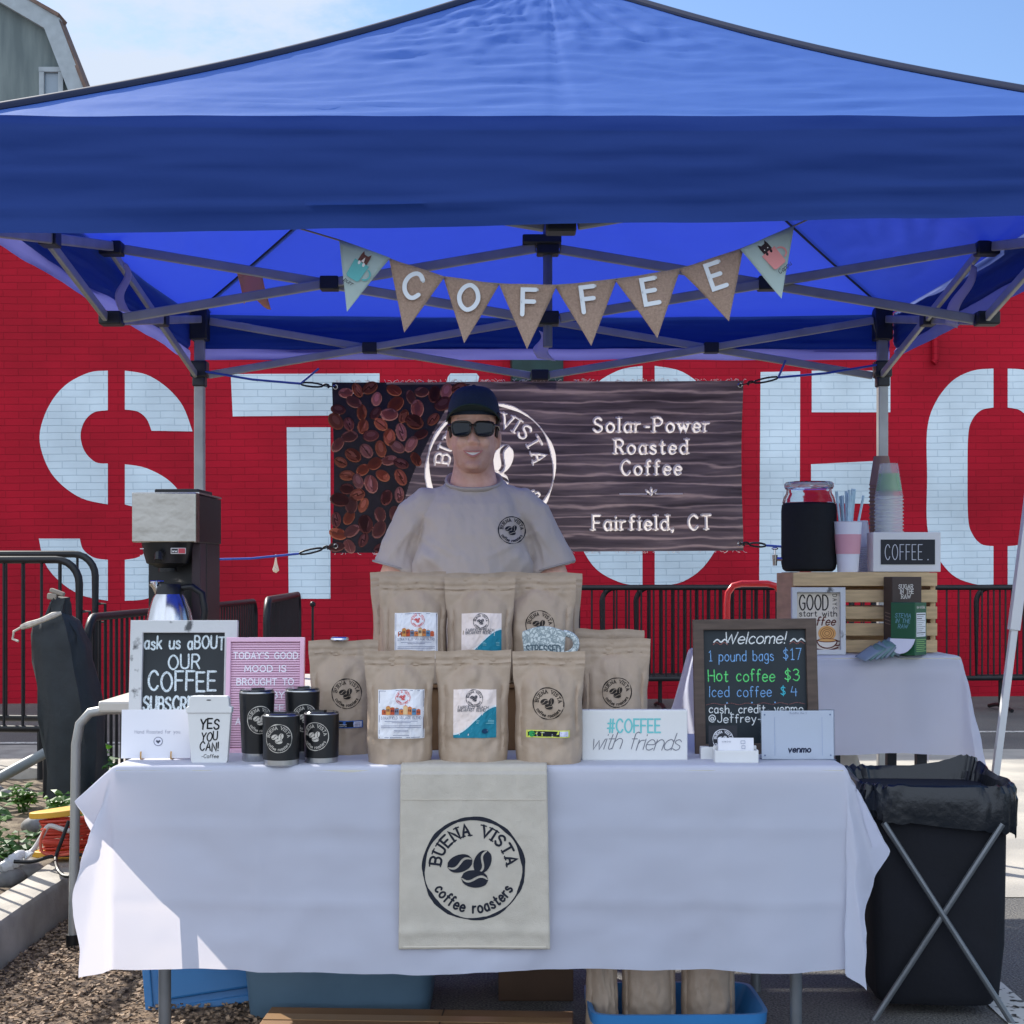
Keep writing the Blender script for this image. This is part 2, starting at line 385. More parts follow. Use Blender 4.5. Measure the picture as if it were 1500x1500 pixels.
# ------------------------------------------------------------------ shared materials
M = {}
M['steel'] = mat('grey_coated_steel', C(120, 124, 128), .42, .6, var=.12, vscale=14)
M['pole'] = mat('painted_grey_steel', C(158, 160, 156), .42, .3, var=.15, vscale=9)
M['darkplastic'] = mat('dark_plastic', C(34, 38, 42), .45)
M['black'] = mat('black_plastic', C(22, 23, 25), .4, var=.2, vscale=20)
M['blackmetal'] = mat('black_painted_steel', C(30, 31, 34), .45, .2, var=.3, vscale=6)
M['whitepaint'] = mat('white_paint', C(222, 222, 220), .5, var=.04)
M['cream'] = mat('cream_plastic', C(205, 200, 188), .45, var=.05)
M['chrome'] = mat('chrome', C(215, 215, 215), .15, 1)
M['brushed'] = mat('brushed_stainless', C(190, 190, 190), .3, 1, var=.08, vscale=60, stretch=(1, 1, .05))
M['cloth'] = mat('white_tablecloth', C(218, 224, 242), .85, spec=.2, var=.03, vscale=3, bump=.05, bscale=900, trans=.42, tcol=C(240, 232, 232), sheen=.1)
M['kraft'] = mat('kraft_paper', C(172, 152, 132), .5, spec=.5, var=.08, vscale=14, bump=.45, bscale=22)
M['card'] = mat('corrugated_card', C(128, 96, 66), .8, var=.12, vscale=6)
M['paper'] = mat('white_paper', C(232, 232, 238), .7)
M['blueplastic'] = mat('blue_plastic', C(52, 120, 178), .35, var=.06)
M['chalkboard'] = mat('slate_board', C(40, 46, 50), .6, var=.25, vscale=5)
M['asphalt'] = None
# ------------------------------------------------------------------ ground
def ground_material():
    m = bpy.data.materials.new('asphalt'); m.use_nodes = True; n = m.node_tree; P = n.nodes['Principled BSDF']; l = n.links.new
    tc = n.nodes.new('ShaderNodeTexCoord')
    a = n.nodes.new('ShaderNodeTexNoise'); a.inputs['Scale'].default_value = 160; a.inputs['Detail'].default_value = 3
    b = n.nodes.new('ShaderNodeTexNoise'); b.inputs['Scale'].default_value = .9; b.inputs['Detail'].default_value = 6
    v = n.nodes.new('ShaderNodeTexVoronoi'); v.inputs['Scale'].default_value = 120
    for q in (a, b, v): l(tc.outputs['Object'], q.inputs['Vector'])
    r1 = n.nodes.new('ShaderNodeValToRGB'); r1.color_ramp.elements[0].position = .35; r1.color_ramp.elements[1].position = .75
    r1.color_ramp.elements[0].color = (.06, .062, .066, 1); r1.color_ramp.elements[1].color = (.30, .29, .265, 1)
    l(a.outputs[0], r1.inputs[0])
    mx = n.nodes.new('ShaderNodeMix'); mx.data_type = 'RGBA'; mx.blend_type = 'MULTIPLY'; mx.inputs['Factor'].default_value = 1
    r2 = n.nodes.new('ShaderNodeValToRGB'); r2.color_ramp.elements[0].position = .3; r2.color_ramp.elements[1].position = .7
    r2.color_ramp.elements[0].color = (.65, .65, .66, 1); r2.color_ramp.elements[1].color = (1.15, 1.12, 1.05, 1)
    l(b.outputs[0], r2.inputs[0]); l(r1.outputs[0], mx.inputs['A']); l(r2.outputs[0], mx.inputs['B']); l(mx.outputs['Result'], P.inputs['Base Color'])
    bp = n.nodes.new('ShaderNodeBump'); bp.inputs['Strength'].default_value = .6; bp.inputs['Distance'].default_value = .006
    l(v.outputs['Distance'], bp.inputs['Height']); l(bp.outputs[0], P.inputs['Normal']); P.inputs['Roughness'].default_value = .85
    return m
M['asphalt'] = ground_material()
g = MB().add([(-400, -400, 0), (400, -400, 0), (400, 400, 0), (-400, 400, 0)], [(0, 1, 2, 3)])
tag(g.build('ground', M['asphalt'], smooth=False), kind='structure')
def worn_paint():
    m = mat('worn_road_paint', C(205, 203, 195), .8); n = m.node_tree; P = n.nodes['Principled BSDF']
    tc = n.nodes.new('ShaderNodeTexCoord'); nz = n.nodes.new('ShaderNodeTexNoise'); nz.inputs['Scale'].default_value = 34; nz.inputs['Detail'].default_value = 7
    mr = n.nodes.new('ShaderNodeMapRange'); mr.inputs['From Min'].default_value = .36; mr.inputs['From Max'].default_value = .44
    n.links.new(tc.outputs['Object'], nz.inputs['Vector']); n.links.new(nz.outputs[0], mr.inputs[0]); n.links.new(mr.outputs[0], P.inputs['Alpha']); return m
M['roadpaint'] = worn_paint()
def strip(x0, y0, x1, y1, w, z=.004):
    d = Vector((x1 - x0, y1 - y0, 0)).normalized(); s = Vector((-d.y, d.x, 0)) * w / 2
    return MB().add([Vector((x0, y0, z)) - s, Vector((x0, y0, z)) + s, Vector((x1, y1, z)) + s, Vector((x1, y1, z)) - s], [(0, 3, 2, 1)])
for a in ((1.37, 3.2, 1.42, 6.6, .11), (-1.15, 3.0, -1.1, 3.2, .1), (1.9, 11.4, 9, 11.6, .1), (-9, 10.6, -2.4, 10.7, .1), (.2, 5.2, -.5, 6.6, .10)):
    tag(strip(*a).build('road_marking', M['roadpaint'], smooth=False), kind='structure')
# mulch-covered verge on the left
def mulch_mat():
    m = mat('wood_mulch', C(70, 56, 46), .9, dirt=C(134, 112, 90), dscale=30, detail=8, bump=1, bscale=90); return m
M['mulch'] = mulch_mat()
mg = MB().grid(lambda u, v: (-1.56 + 1.28 * u - .10 * nz3(v * 6, 3) * u, 3.1 + 3.0 * v, .006 + .012 * max(0, fbm(u * 9, v * 20)) * min(1, u * 8, (1 - u) * 8)), 50, 90)
tag(mg.build('mulch_bed', M['mulch']), kind='structure')
rnd = random.Random(3); ch = MB()
for i in range(11000):
    x = -1.54 + 1.25 * rnd.random() ** 1.15; y = 3.3 + 2.6 * rnd.random(); s = rnd.uniform(.0035, .0105)
    Mx = Matrix.Rotation(rnd.uniform(0, 6.3), 3, 'Z') @ Matrix.Rotation(rnd.uniform(-.6, .6), 3, 'X') @ Matrix.Rotation(rnd.uniform(-.4, .4), 3, 'Y')
    ch.box((x, y, .012 + s * .3), (s * rnd.uniform(1, 2.2), s, s * .45), Mx)
tag(ch.build('mulch_chips', mat('mulch_chips', C(66, 56, 50), .85, dirt=C(176, 150, 124), dscale=55), smooth=False), kind='stuff')
tag(MB().grid(lambda u, v: (1.28 + 7 * u + .25 * nz3(v * 3, 1) * (1 - u), 5.55 + 4.75 * v, .003), 30, 30).build('sunlit_ground_patch', mat('sunlit_pale_paving', C(186, 180, 168), .85, dirt=C(158, 154, 146), dscale=2.2, detail=12, bump=.3, bscale=120), smooth=False), kind='structure')  # paler ground over the sunlit area, sun brightness put into its colour
# planter: concrete kerb and raised soil
M['concrete'] = mat('concrete', C(168, 162, 152), .85, var=.22, vscale=7, bump=.3, bscale=70, detail=9)
kb = MB()
prof = [(-1.55, 0), (-1.55, .135), (-1.56, .15), (-1.685, .15), (-1.70, .14), (-1.70, 0)]
ys = [2.6 + i * .18 for i in range(20)]
kb.ring([[(x + .008 * nz3(y * 2, z * 9), y, z + (.004 * nz3(y * 5, x) if z > .1 else 0)) for x, z in prof] for y in ys])
kb.box((-5.0, 8.28, .06), (8.0, .15, .16)); kb.box((-1.62, 7.15, .06), (.15, 2.3, .16))
tag(kb.build('kerb', M['concrete'], angle=50), kind='structure')
sl = MB().grid(lambda u, v: (-1.70 - 6 * u, 2.6 + 5.6 * v, .085 + .03 * fbm(u * 14, v * 12)), 60, 60)
tag(sl.build('planting_soil', mat('soil', C(88, 74, 60), .95, dirt=C(140, 126, 106), dscale=14, bump=1, bscale=60)), kind='structure')
tag(MB().box((-5.2, 9.2, .03), (7.6, 1.7, .06)).build('pavement', M['concrete']), kind='structure')

# ------------------------------------------------------------------ brick building with painted letters
TH = math.atan(.0894)
WM = Matrix.Translation((-3.69, 14.1, 0)) @ Matrix.Rotation(TH, 4, 'Z') @ Matrix.Rotation(R(-.72), 4, 'Y')
WI = WM.inverted()
def W2(px, py):                                  # photo pixel -> wall plane (u, w)
    k = (px - 750) / F_PX; Y = (14.1 + .0894 * 3.69) / (1 - .0894 * k); q = WI @ at(px, py, Y); return (q.x, q.z)
def brick_mat(name, c1, c2, mort, painted=True):
    m = bpy.data.materials.new(name); m.use_nodes = True; n = m.node_tree; P = n.nodes['Principled BSDF']; l = n.links.new
    tc = n.nodes.new('ShaderNodeTexCoord'); sp = n.nodes.new('ShaderNodeSeparateXYZ'); cb = n.nodes.new('ShaderNodeCombineXYZ')
    l(tc.outputs['Object'], sp.inputs[0]); l(sp.outputs['X'], cb.inputs['X']); l(sp.outputs['Z'], cb.inputs['Y'])
    nw = n.nodes.new('ShaderNodeTexNoise'); nw.inputs['Scale'].default_value = 4; l(cb.outputs[0], nw.inputs['Vector'])
    vm = n.nodes.new('ShaderNodeVectorMath'); vm.operation = 'SCALE'; vm.inputs['Scale'].default_value = .012; l(nw.outputs['Color'], vm.inputs[0])
    va = n.nodes.new('ShaderNodeVectorMath'); l(cb.outputs[0], va.inputs[0]); l(vm.outputs[0], va.inputs[1])
    b = n.nodes.new('ShaderNodeTexBrick'); l(va.outputs[0], b.inputs['Vector'])
    b.inputs['Scale'].default_value = 1; b.inputs['Brick Width'].default_value = .262; b.inputs['Row Height'].default_value = .0675
    b.inputs['Mortar Size'].default_value = .0045; b.inputs['Mortar Smooth'].default_value = .6; b.inputs['Bias'].default_value = .0
    b.inputs['Color1'].default_value = c1; b.inputs['Color2'].default_value = c2; b.inputs['Mortar'].default_value = mort
    big = n.nodes.new('ShaderNodeTexNoise'); big.inputs['Scale'].default_value = 1.3; big.inputs['Detail'].default_value = 7; l(cb.outputs[0], big.inputs['Vector'])
    r2 = n.nodes.new('ShaderNodeValToRGB'); r2.color_ramp.elements[0].position = .3; r2.color_ramp.elements[1].position = .7
    r2.color_ramp.elements[0].color = (.80, .80, .80, 1); r2.color_ramp.elements[1].color = (1.12, 1.12, 1.12, 1); l(big.outputs[0], r2.inputs[0])
    mx = n.nodes.new('ShaderNodeMix'); mx.data_type = 'RGBA'; mx.blend_type = 'MULTIPLY'; mx.inputs['Factor'].default_value = 1
    l(b.outputs['Color'], mx.inputs['A']); l(r2.outputs[0], mx.inputs['B']); l(mx.outputs['Result'], P.inputs['Base Color'])
    bp = n.nodes.new('ShaderNodeBump'); bp.invert = True; bp.inputs['Strength'].default_value = .5; bp.inputs['Distance'].default_value = .008
    l(b.outputs['Fac'], bp.inputs['Height']); l(bp.outputs[0], P.inputs['Normal']); P.inputs['Roughness'].default_value = .7; P.inputs['Specular IOR Level'].default_value = .2; return m
M['redbrick'] = brick_mat('red_painted_brick', C(176, 14, 40), C(168, 13, 37), C(152, 11, 33))
M['bluebrick'] = brick_mat('pale_painted_brick', C(212, 226, 233), C(207, 222, 230), C(184, 202, 212))
bld = thing('brick_building', 'long red painted brick building with giant pale stencil letters across its side wall', 'building'); bld.matrix_world = WM
BH = 4.75
MB().box((1.0, 3.0, BH / 2 - .3), (26, 6.0, BH + .6)).build('wall', M['redbrick'], bld, smooth=False)
MB().box((1.0, 2.96, BH + .06), (26.2, 6.2, .12)).build('coping', M['concrete'], bld, smooth=False)
def letter(polys):
    mb = MB()
    for fl, P in polys:
        q = [W2(*p) for p in P]
        if fl: q = q
        n = len(q); mb.add([(u, -.004, w) for u, w in q] + [(u, .02, w) for u, w in q], [tuple(range(n))[::-1] if sum((q[i][0] * q[(i + 1) % n][1] - q[(i + 1) % n][0] * q[i][1]) for i in range(n)) < 0 else tuple(range(n))] + [(i, (i + 1) % n, n + (i + 1) % n, n + i) for i in range(n)])
    mb.build('painted_letter', M['bluebrick'], bld, smooth=False)
def cur(*p): return spline(list(p), k=5)
letter([(0, cur((158, 543), (130, 546), (95, 565), (70, 598), (58, 640), (68, 680), (88, 708), (120, 730), (158, 739)) + cur((158, 679), (140, 677), (124, 661), (118, 638), (124, 617), (138, 604), (158, 601))),
        (0, cur((183, 543), (215, 549), (245, 568), (268, 595), (282, 632)) + cur((222, 631), (215, 614), (202, 603), (183, 600))),
        (0, cur((183, 680), (215, 686), (250, 706), (275, 740), (284, 780), (276, 825), (250, 860), (215, 877), (183, 880)) + cur((183, 820), (205, 815), (221, 797), (221, 770), (208, 748), (183, 739))),
        (0, [(57, 789), (117, 789)] + cur((117, 789), (122, 805), (138, 817), (158, 820))[1:] + cur((158, 880), (120, 872), (88, 852), (66, 825), (57, 789))[:-1])])
letter([(0, [(338, 548), (556, 547), (556, 608), (341, 610)]), (0, [(420, 626), (484, 626), (484, 877), (423, 877)])])
letter([(0, [(656, 552), (660, 547), (698, 547), (702, 552), (662, 700), (640, 868), (588, 868)]), (0, [(712, 575), (776, 868), (722, 868), (700, 740)])])
letter([(0, cur((941, 536), (905, 543), (868, 568), (843, 620), (834, 698), (843, 776), (868, 828), (905, 852), (941, 859)) + cur((941, 800), (915, 790), (898, 755), (893, 698), (898, 640), (915, 606), (941, 596))),
        (0, cur((959, 536), (1000, 545), (1035, 575), (1058, 630)) + cur((998, 640), (985, 608), (959, 596))),
        (0, cur((959, 859), (1000, 852), (1035, 825), (1060, 775), (1064, 700)) + [(1000, 700)] + cur((1000, 700), (996, 760), (985, 790), (959, 800))[1:])])
letter([(0, [(1114, 545), (1172, 544), (1171, 859), (1112, 859)]), (0, [(1189, 543), (1304, 543), (1304, 604), (1189, 604)]), (0, [(1188, 680), (1288, 675), (1290, 738), (1188, 737)]), (0, [(1188, 800), (1306, 800), (1306, 858), (1188, 858)])])
def orow(x0, s): return [(0, cur((x0, 540), (x0 - 30 * s, 543), (x0 - 60 * s, 558), (x0 - 85 * s, 590), (x0 - 97 * s, 630), (x0 - 97 * s, 700), (x0 - 97 * s, 770), (x0 - 85 * s, 810), (x0 - 60 * s, 842), (x0 - 30 * s, 855), (x0, 859)) + cur((x0, 800), (x0 - 18 * s, 797), (x0 - 31 * s, 782), (x0 - 37 * s, 760), (x0 - 38 * s, 700), (x0 - 37 * s, 638), (x0 - 31 * s, 615), (x0 - 18 * s, 601), (x0, 597)))]
letter(orow(1455, 1) + orow(1476, -1))
u0, w0 = W2(747, 512); u1, w1 = W2(822, 562)
MB().box(((u0 + u1) / 2, -.1, (w0 + w1) / 2), (u1 - u0, .2, w0 - w1)).build('vent_box', mat('dark_green_paint', C(22, 52, 50), .6, var=.2), bld, bevel=.01)
u0, w0 = W2(1367, 440); u1, w1 = W2(1367, 528)
MB().tube([(u0, -.05, w0), (u0, -.05, w1), (u0 - .03, -.05, w1 - .03)], .035).build('pipe', M['redbrick'], bld)
MB().box((u0, -.02, w0 - .2), (.14, .04, .05)).build('pipe_clamp', M['redbrick'], bld)

# ------------------------------------------------------------------ grey house beyond, upper left
def house():
    D = 22.0; p = lambda x, y: at(x, y, D)
    h = thing('grey_house', 'weathered grey house gable with pale trim rising behind the brick building', 'house', (p(-60, 100).x, D, 0))
    m = mat('weathered_siding', C(112, 124, 124), .8, dirt=C(88, 100, 102), dscale=1.2, stretch=(4, 4, .5), detail=9)
    out = [(-300, 900), (-300, 140), (-265, 36), (-90, -64), (81, 36), (121, 140), (121, 900)]
    vd = at(60, 844, D).normalized(); vd.z = 0; f = lambda u, v, d: p(u, v) + vd * d
    MB().prism(out, f, 0, 6).build('wall', m, h, True, smooth=False)
    tr = mat('house_trim', C(150, 160, 166), .7, var=.1); rf = mat('roof_edge', C(110, 92, 84), .9, var=.2)
    a = MB(); r = MB(); es = [(-310, 142), (-272, 30), (-90, -76), (87, 28), (132, 145)]
    for i in range(4):
        P, Q = p(*es[i]), p(*es[i + 1]); dd = (Q - P).normalized() * .04; P, Q = P - dd, Q + dd; nrm = Vector((-(Q.z - P.z), 0, Q.x - P.x)).normalized()
        a.bar(P - nrm * .14 - vd * (.07 + .006 * i), Q - nrm * .14 - vd * (.07 + .006 * i), .12, .24, nrm)
        r.bar(P + nrm * .02 + vd * .1, Q + nrm * .02 + vd * .0, .36, .05, nrm)
    a.build('trim', tr, h, True, smooth=False); r.build('roof', rf, h, True, smooth=False)
    c = (p(66, 112) + p(88, 160)) / 2; w = p(88, 112).x - p(66, 112).x; hh = p(66, 112).z - p(66, 170).z
    fr = MB()
    for sx in (-1, 1): fr.box((c.x + sx * (w / 2 + .03), D - .03, c.z), (.07, .1, hh))
    fr.box((c.x, D - .03, c.z + hh / 2 + .03), (w + .14, .1, .07)); fr.box((c.x, D - .03, c.z - hh / 2), (w + .14, .1, .07))
    w_ = fr.build('window', tr, h, True, smooth=False)
    o = MB().box((c.x, D - .015, c.z), (w, .02, hh)).build('pane', mat('window_glass', C(120, 136, 150), .15, spec=.8), w_); o.location = (0, 0, 0)
house()

# ------------------------------------------------------------------ the blue canopy
XL, XR, YF, YB, ZE, ZB = -1.38, 1.64, 3.58, 6.45, 2.30, 2.335
XC, YM, ZP = .12, 5.0, 3.22
def canopy_mat(name, base, tr, k, rough=.38):
    m = mat(name, base, rough, spec=.4, bump=.22, bscale=9, trans=k, tcol=tr, stretch=(1, 1, 1))
    return m
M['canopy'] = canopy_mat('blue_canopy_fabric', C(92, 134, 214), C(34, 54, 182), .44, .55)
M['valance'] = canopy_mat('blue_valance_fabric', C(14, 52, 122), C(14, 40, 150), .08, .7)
M['hem'] = canopy_mat('lavender_hem', C(116, 120, 182), C(104, 106, 176), .4)
M['strap'] = mat('pale_strap', C(214, 212, 232), .7, trans=.5, tcol=C(214, 210, 232))
M['seam'] = mat('navy_piping', C(20, 32, 62), .6)
cn = thing('pop_up_canopy', 'blue pop up canopy tent with grey scissor frame over the whole stall', 'canopy', (XC, YM, 0))
cor = {'fl': Vector((XL, YF, ZE)), 'fr': Vector((XR, YF, ZE)), 'br': Vector((XR, YB, ZB)), 'bl': Vector((XL, YB, ZB))}; pk = Vector((XC, YM, ZP))
def panel(A, B, seed):
    def f(u, v):
        e = A.lerp(B, u); p = e.lerp(pk, v)
        sag = -.045 * math.sin(math.pi * v) ** 1.0 - .018 * math.sin(math.pi * u) * (1 - v)
        nrm = (B - A).cross(pk - A).normalized(); nrm *= 1 if nrm.z > 0 else -1
        ed = min(1, v * 9) * min(1, u * 7, (1 - u) * 7)
        w = .008 * fbm(u * 5 + seed, v * 22 + nz3(u * 3, v) * 2, seed) * (1 - .6 * v) + .007 * nz3(u * 16 + seed, v * 30) * max(0, 1 - abs(v - .62) * 3) + .006 * fbm(u * 2.5, v * 60 + u * 4, seed + 3) * max(0, 1 - v * 3)
        w += .006 * (1 - 2 * abs(nz3(u * 9 + seed, v * 8 + u * 2, 3))) * math.exp(-((v - .6) / .3) ** 2) + .0035 * (1 - 2 * abs(nz3(u * 20 + seed, v * 17, 5))) * math.exp(-((v - .62) / .22) ** 2) - .004 * math.exp(-((u - .5) / .006) ** 2)
        return p + Vector((0, 0, sag)) + nrm * (w * ed)
    return f
rf = MB()
for A, B, s in (('fl', 'fr', 1), ('fr', 'br', 2), ('br', 'bl', 3), ('bl', 'fl', 4)):
    rf.grid(panel(cor[A], cor[B], s), 90, 80)
rf.build('roof', M['canopy'], cn, True, angle=60)
sm = MB()
for k in cor: sm.tube([panel(cor[k], cor[{'fl': 'fr', 'fr': 'br', 'br': 'bl', 'bl': 'fl'}[k]], 0)(0, t / 24) + Vector((0, 0, .006)) for t in range(25)], .017, 8, flat=.5)
sm.build('ridge_piping', M['seam'], cn, True)
def valance(A, B, h, seed, drop):
    n = Vector(((B - A).y, -(B - A).x, 0)).normalized()
    def f(u, v): return A.lerp(B, u) + n * (.012 + .009 * math.exp(-((v - .76 - .05 * math.sin(u * 4 + seed)) / .03) ** 2) + .004 * math.exp(-((v - .93) / .012) ** 2) + .02 * v * nz3(u * 7 + seed, v * 2.0) + .006 * fbm(u * 6, v * 14, seed)) + Vector((0, 0, .004 - v * (h + drop(u)) + .004 * nz3(u * 12, seed)))
    e = 1.0 if seed == 1 else .76
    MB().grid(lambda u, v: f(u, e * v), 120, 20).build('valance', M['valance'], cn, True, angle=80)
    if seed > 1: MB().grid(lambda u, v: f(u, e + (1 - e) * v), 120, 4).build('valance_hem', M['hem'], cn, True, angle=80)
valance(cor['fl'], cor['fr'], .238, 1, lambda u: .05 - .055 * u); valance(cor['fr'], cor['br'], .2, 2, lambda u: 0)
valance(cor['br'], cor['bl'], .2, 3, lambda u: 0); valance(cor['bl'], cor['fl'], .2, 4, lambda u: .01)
LX, RX, FY, BY = -1.345, 1.595, 3.66, 6.41
for x in (LX, RX):
    for y in (FY, BY):
        leg = MB().box((x, y, 1.17), (.042, .042, 2.30)).build('leg', M['pole'], cn, True, bevel=.004, smooth=False)
        s = MB().box((x, y, .62), (.034, .034, 1.24)).build('inner_leg', M['steel'], leg, smooth=False)
        MB().box((x, y, .005), (.09, .09, .01)).box((x, y, .05), (.05, .05, .08)).build('foot_plate', M['darkplastic'], leg)
        MB().box((x, y, 2.285), (.075, .075, .14)).build('bracket', M['darkplastic'], cn, True, bevel=.006)
        MB().box((x, y, 2.09), (.07, .07, .07)).box((x, y, 2.04), (.055, .055, .05)).build('bracket', M['darkplastic'], cn, True, bevel=.006)
ZU, ZL = 2.30, 2.065
def scissor(A, B):                               # one X between two posts, A and B plan points
    (ax, ay), (bx, by) = A, B; d = Vector((bx - ax, by - ay, 0)).normalized() * .04; s = Vector((-d.y, d.x, 0)) * .25
    for (z0, z1, k) in ((ZU, ZL, 1), (ZL, ZU, -1)):
        MB().bar(Vector((ax, ay, z0)) + d + s * k, Vector((bx, by, z1)) - d + s * k, .016, .032).build('truss_bar', M['pole'], cn, True, bevel=.004, smooth=False)
    c = Vector(((ax + bx) / 2, (ay + by) / 2, (ZU + ZL) / 2))
    ang = math.atan2(by - ay, bx - ax)
    MB().box(c, (.062, .052, .046), Matrix.Rotation(ang, 3, 'Z')).build('pivot_clip', M['darkplastic'], cn, True, bevel=.004)
mids = {'f': (XC, FY), 'b': (XC, BY), 'l': (LX, YM), 'r': (RX, YM)}
for A, B in (((LX, FY), mids['f']), (mids['f'], (RX, FY)), ((LX, BY), mids['b']), (mids['b'], (RX, BY)), ((LX, FY), mids['l']), (mids['l'], (LX, BY)), ((RX, FY), mids['r']), (mids['r'], (RX, BY)),
             (mids['l'], (XC, YM)), ((XC, YM), mids['r'])): scissor(A, B)
for k, (x, y) in list(mids.items()) + [('c', (XC, YM))]:
    for z in (ZU, ZL): MB().box((x, y, z), (.075, .06, .045)).build('bracket', M['darkplastic'], cn, True, bevel=.005)
MB().tube([(XC, YM, 1.97), (XC, YM, ZP - .03)], .016, 10).build('centre_post', M['steel'], cn, True)
MB().box((XC - .02, YM, 2.325), (.13, .09, .03)).build('centre_plate', M['darkplastic'], cn, True, bevel=.005)
def strap(p, h, lean, w=.03):
    p = Vector(p)
    MB().grid(lambda u, v: p + Vector(((u - .5) * w * (.6 + .7 * v) + lean * v + .012 * math.sin(v * 7), .01 * math.sin(v * 5 + u), -h * v - .01 * u)), 4, 14).build('tie_strap', M['strap'], cn, True, solid=.001)
strap((LX + .03, YM + .05, 2.27), .17, -.005); strap((RX - .01, YM + .1, 2.27), .21, -.09, .035); strap((XC - .01, YM + .3, 2.075), .10, .005, .05)
wl = at(365, 420, 5.6)
MB().grid(lambda u, v: wl + Vector(((u - .5) * .1 + .03 * v, .02 * math.sin(u * 4 + v * 3), (.5 - v) * .13 + .02 * math.sin(u * 5))), 8, 8).build('warning_tag', mat('orange_paper', C(244, 196, 150), .6, trans=.5, tcol=C(240, 170, 110)), cn, True, solid=.001)
# ------------------------------------------------------------------ letter bunting under the front valance
def fit(d, t, xc, y, h, w, col, width, **k):
    sp = k.pop('sp', .22); xs = width / d.width(t, h, 1, sp); d.text(t, xc, y, h, w, col, xs=xs, sp=sp, align=.5, **k)
YB_ = 3.72
bun = thing('letter_bunting', 'burlap pennant bunting spelling COFFEE with a printed paper pennant at each end', 'bunting', at(800, 420, YB_))
M['burlap'] = mat('burlap', C(186, 160, 142), .95, var=.16, vscale=190, bump=.4, bscale=260, trans=.25, tcol=C(190, 160, 145))
M['pennant'] = mat('pennant_paper', C(196, 216, 210), .7, trans=.25, tcol=C(180, 200, 210))
rope = [(380, 318), (497, 352), (572, 380), (650, 406), (731, 416), (815, 418), (903, 409), (996, 394), (1088, 364), (1163, 331), (1190, 318)]
MB().tube([at(x, y, YB_ - .004 * (i % 2)) for i, (x, y) in enumerate(spline(rope, k=3))], .0022, 6).build('string', mat('jute_string', C(150, 140, 120), .9), bun, True)
flags = [((497, 352), (572, 378), (508, 456), None), ((570, 380), (652, 406), (592, 487), 'C'), ((649, 405), (731, 418), (680, 503), 'O'), ((731, 416), (816, 418), (772, 512), 'F'),
         ((813, 419), (904, 408), (866, 507), 'F'), ((901, 410), (997, 393), (963, 495), 'E'), ((994, 395), (1089, 363), (1068, 470), 'E'), ((1084, 366), (1163, 331), (1145, 437), None)]
for i, (a, b, c, ch) in enumerate(flags):
    yo = YB_ - .006 - .007 * (i % 2)
    A, B, Cc = at(*a, yo), at(*b, yo), at(*c, yo - .012)
    ex = (B - A).normalized(); nn = ex.cross((Cc - A)).normalized(); nn *= -1 if nn.y > 0 else 1; ey = ex.cross(nn); ey *= 1 if ey.z > 0 else -1
    def fp(u, v, A=A, B=B, Cc=Cc, nn=nn, i=i):
        e = A.lerp(B, u); return e.lerp(Cc, v) + nn * (.006 * math.sin(u * 3.1) * (1 - v) + .004 * math.sin(v * 5 + i))
    fl = MB().grid(fp, 10, 12).build('pennant', M['pennant'] if ch is None else M['burlap'], bun, True, solid=.0016)
    mid = (A + B + Cc) / 3
    d = Decal(lambda u, v, h, mid=mid, ex=ex, ey=ey, nn=nn: mid + ex * u + ey * v + nn * (h + .0095))
    wd = (B - A).length
    if ch:
        fr = .068; col = C(226, 232, 236)
        rr = random.Random(i)
        gw = GL[ch][0]
        d.text(ch, -gw * fr * .5 * 1.05 + (.004 if ch == 'F' else 0), -fr * .34, fr * .92, .175, col, xs=1.08)
        d.build('letter', fl, M.setdefault('chalkpaint', printmat('thick_white_paint', .95, 0)), False).location = (0, 0, 0)
    else:
        teal = i == 0; mc = C(104, 186, 186) if teal else C(226, 150, 148); oc = C(60, 60, 66); cc = C(104, 66, 62) if teal else C(52, 42, 46)
        tl = -.28 if teal else -.0
        def rt(p, s=1, ox=0.0, oy=.004, a=(-.22 if teal else .28)): return (ox + (p[0] * math.cos(a) - p[1] * math.sin(a)) * s, oy + (p[0] * math.sin(a) + p[1] * math.cos(a)) * s)
        k = .024 * 1.05
        d.ribbon([rt((k * (.85 + .55 * math.cos(t)), -k * .35 + k * .55 * math.sin(t)), ) for t in [-1.4 + .4 * q for q in range(8)]], .0042, mc)
        d.poly([rt((x * k, y * k + .008)) for x, y in ((-.5, -.4), (-.5, .9), (-.42, 1.35), (-.2, 1.05), (.2, 1.05), (.42, 1.35), (.5, .9), (.5, -.4))], cc)
        d.poly([rt((x * k, y * k)) for x, y in ((-.8, .55), (-.72, -1.2), (-.55, -1.36), (.55, -1.36), (.72, -1.2), (.8, .55))], mc)
        if teal: d.poly([rt((x * k, y * k + .008)) for x, y in ((-.16, .3), (0, .85), (.16, .3))], C(232, 226, 222))
        for sx in (-.25, .25): d.ell(*rt((sx * k, k * .42)), k * .13, k * .2, C(236, 230, 228) if teal else cc); d.ell(*rt((sx * k * .8, k * (.85))), k * .06, k * .06, C(240, 240, 236) if not teal else C(40, 30, 30))
        d.text('Cappu' if not teal else 'purr', *rt((-.6 * k, -1.95 * k)), .011, .12, oc, slant=.25, rot=(-.22 if teal else .28))
        d.build('illustration', fl).location = (0, 0, 0)

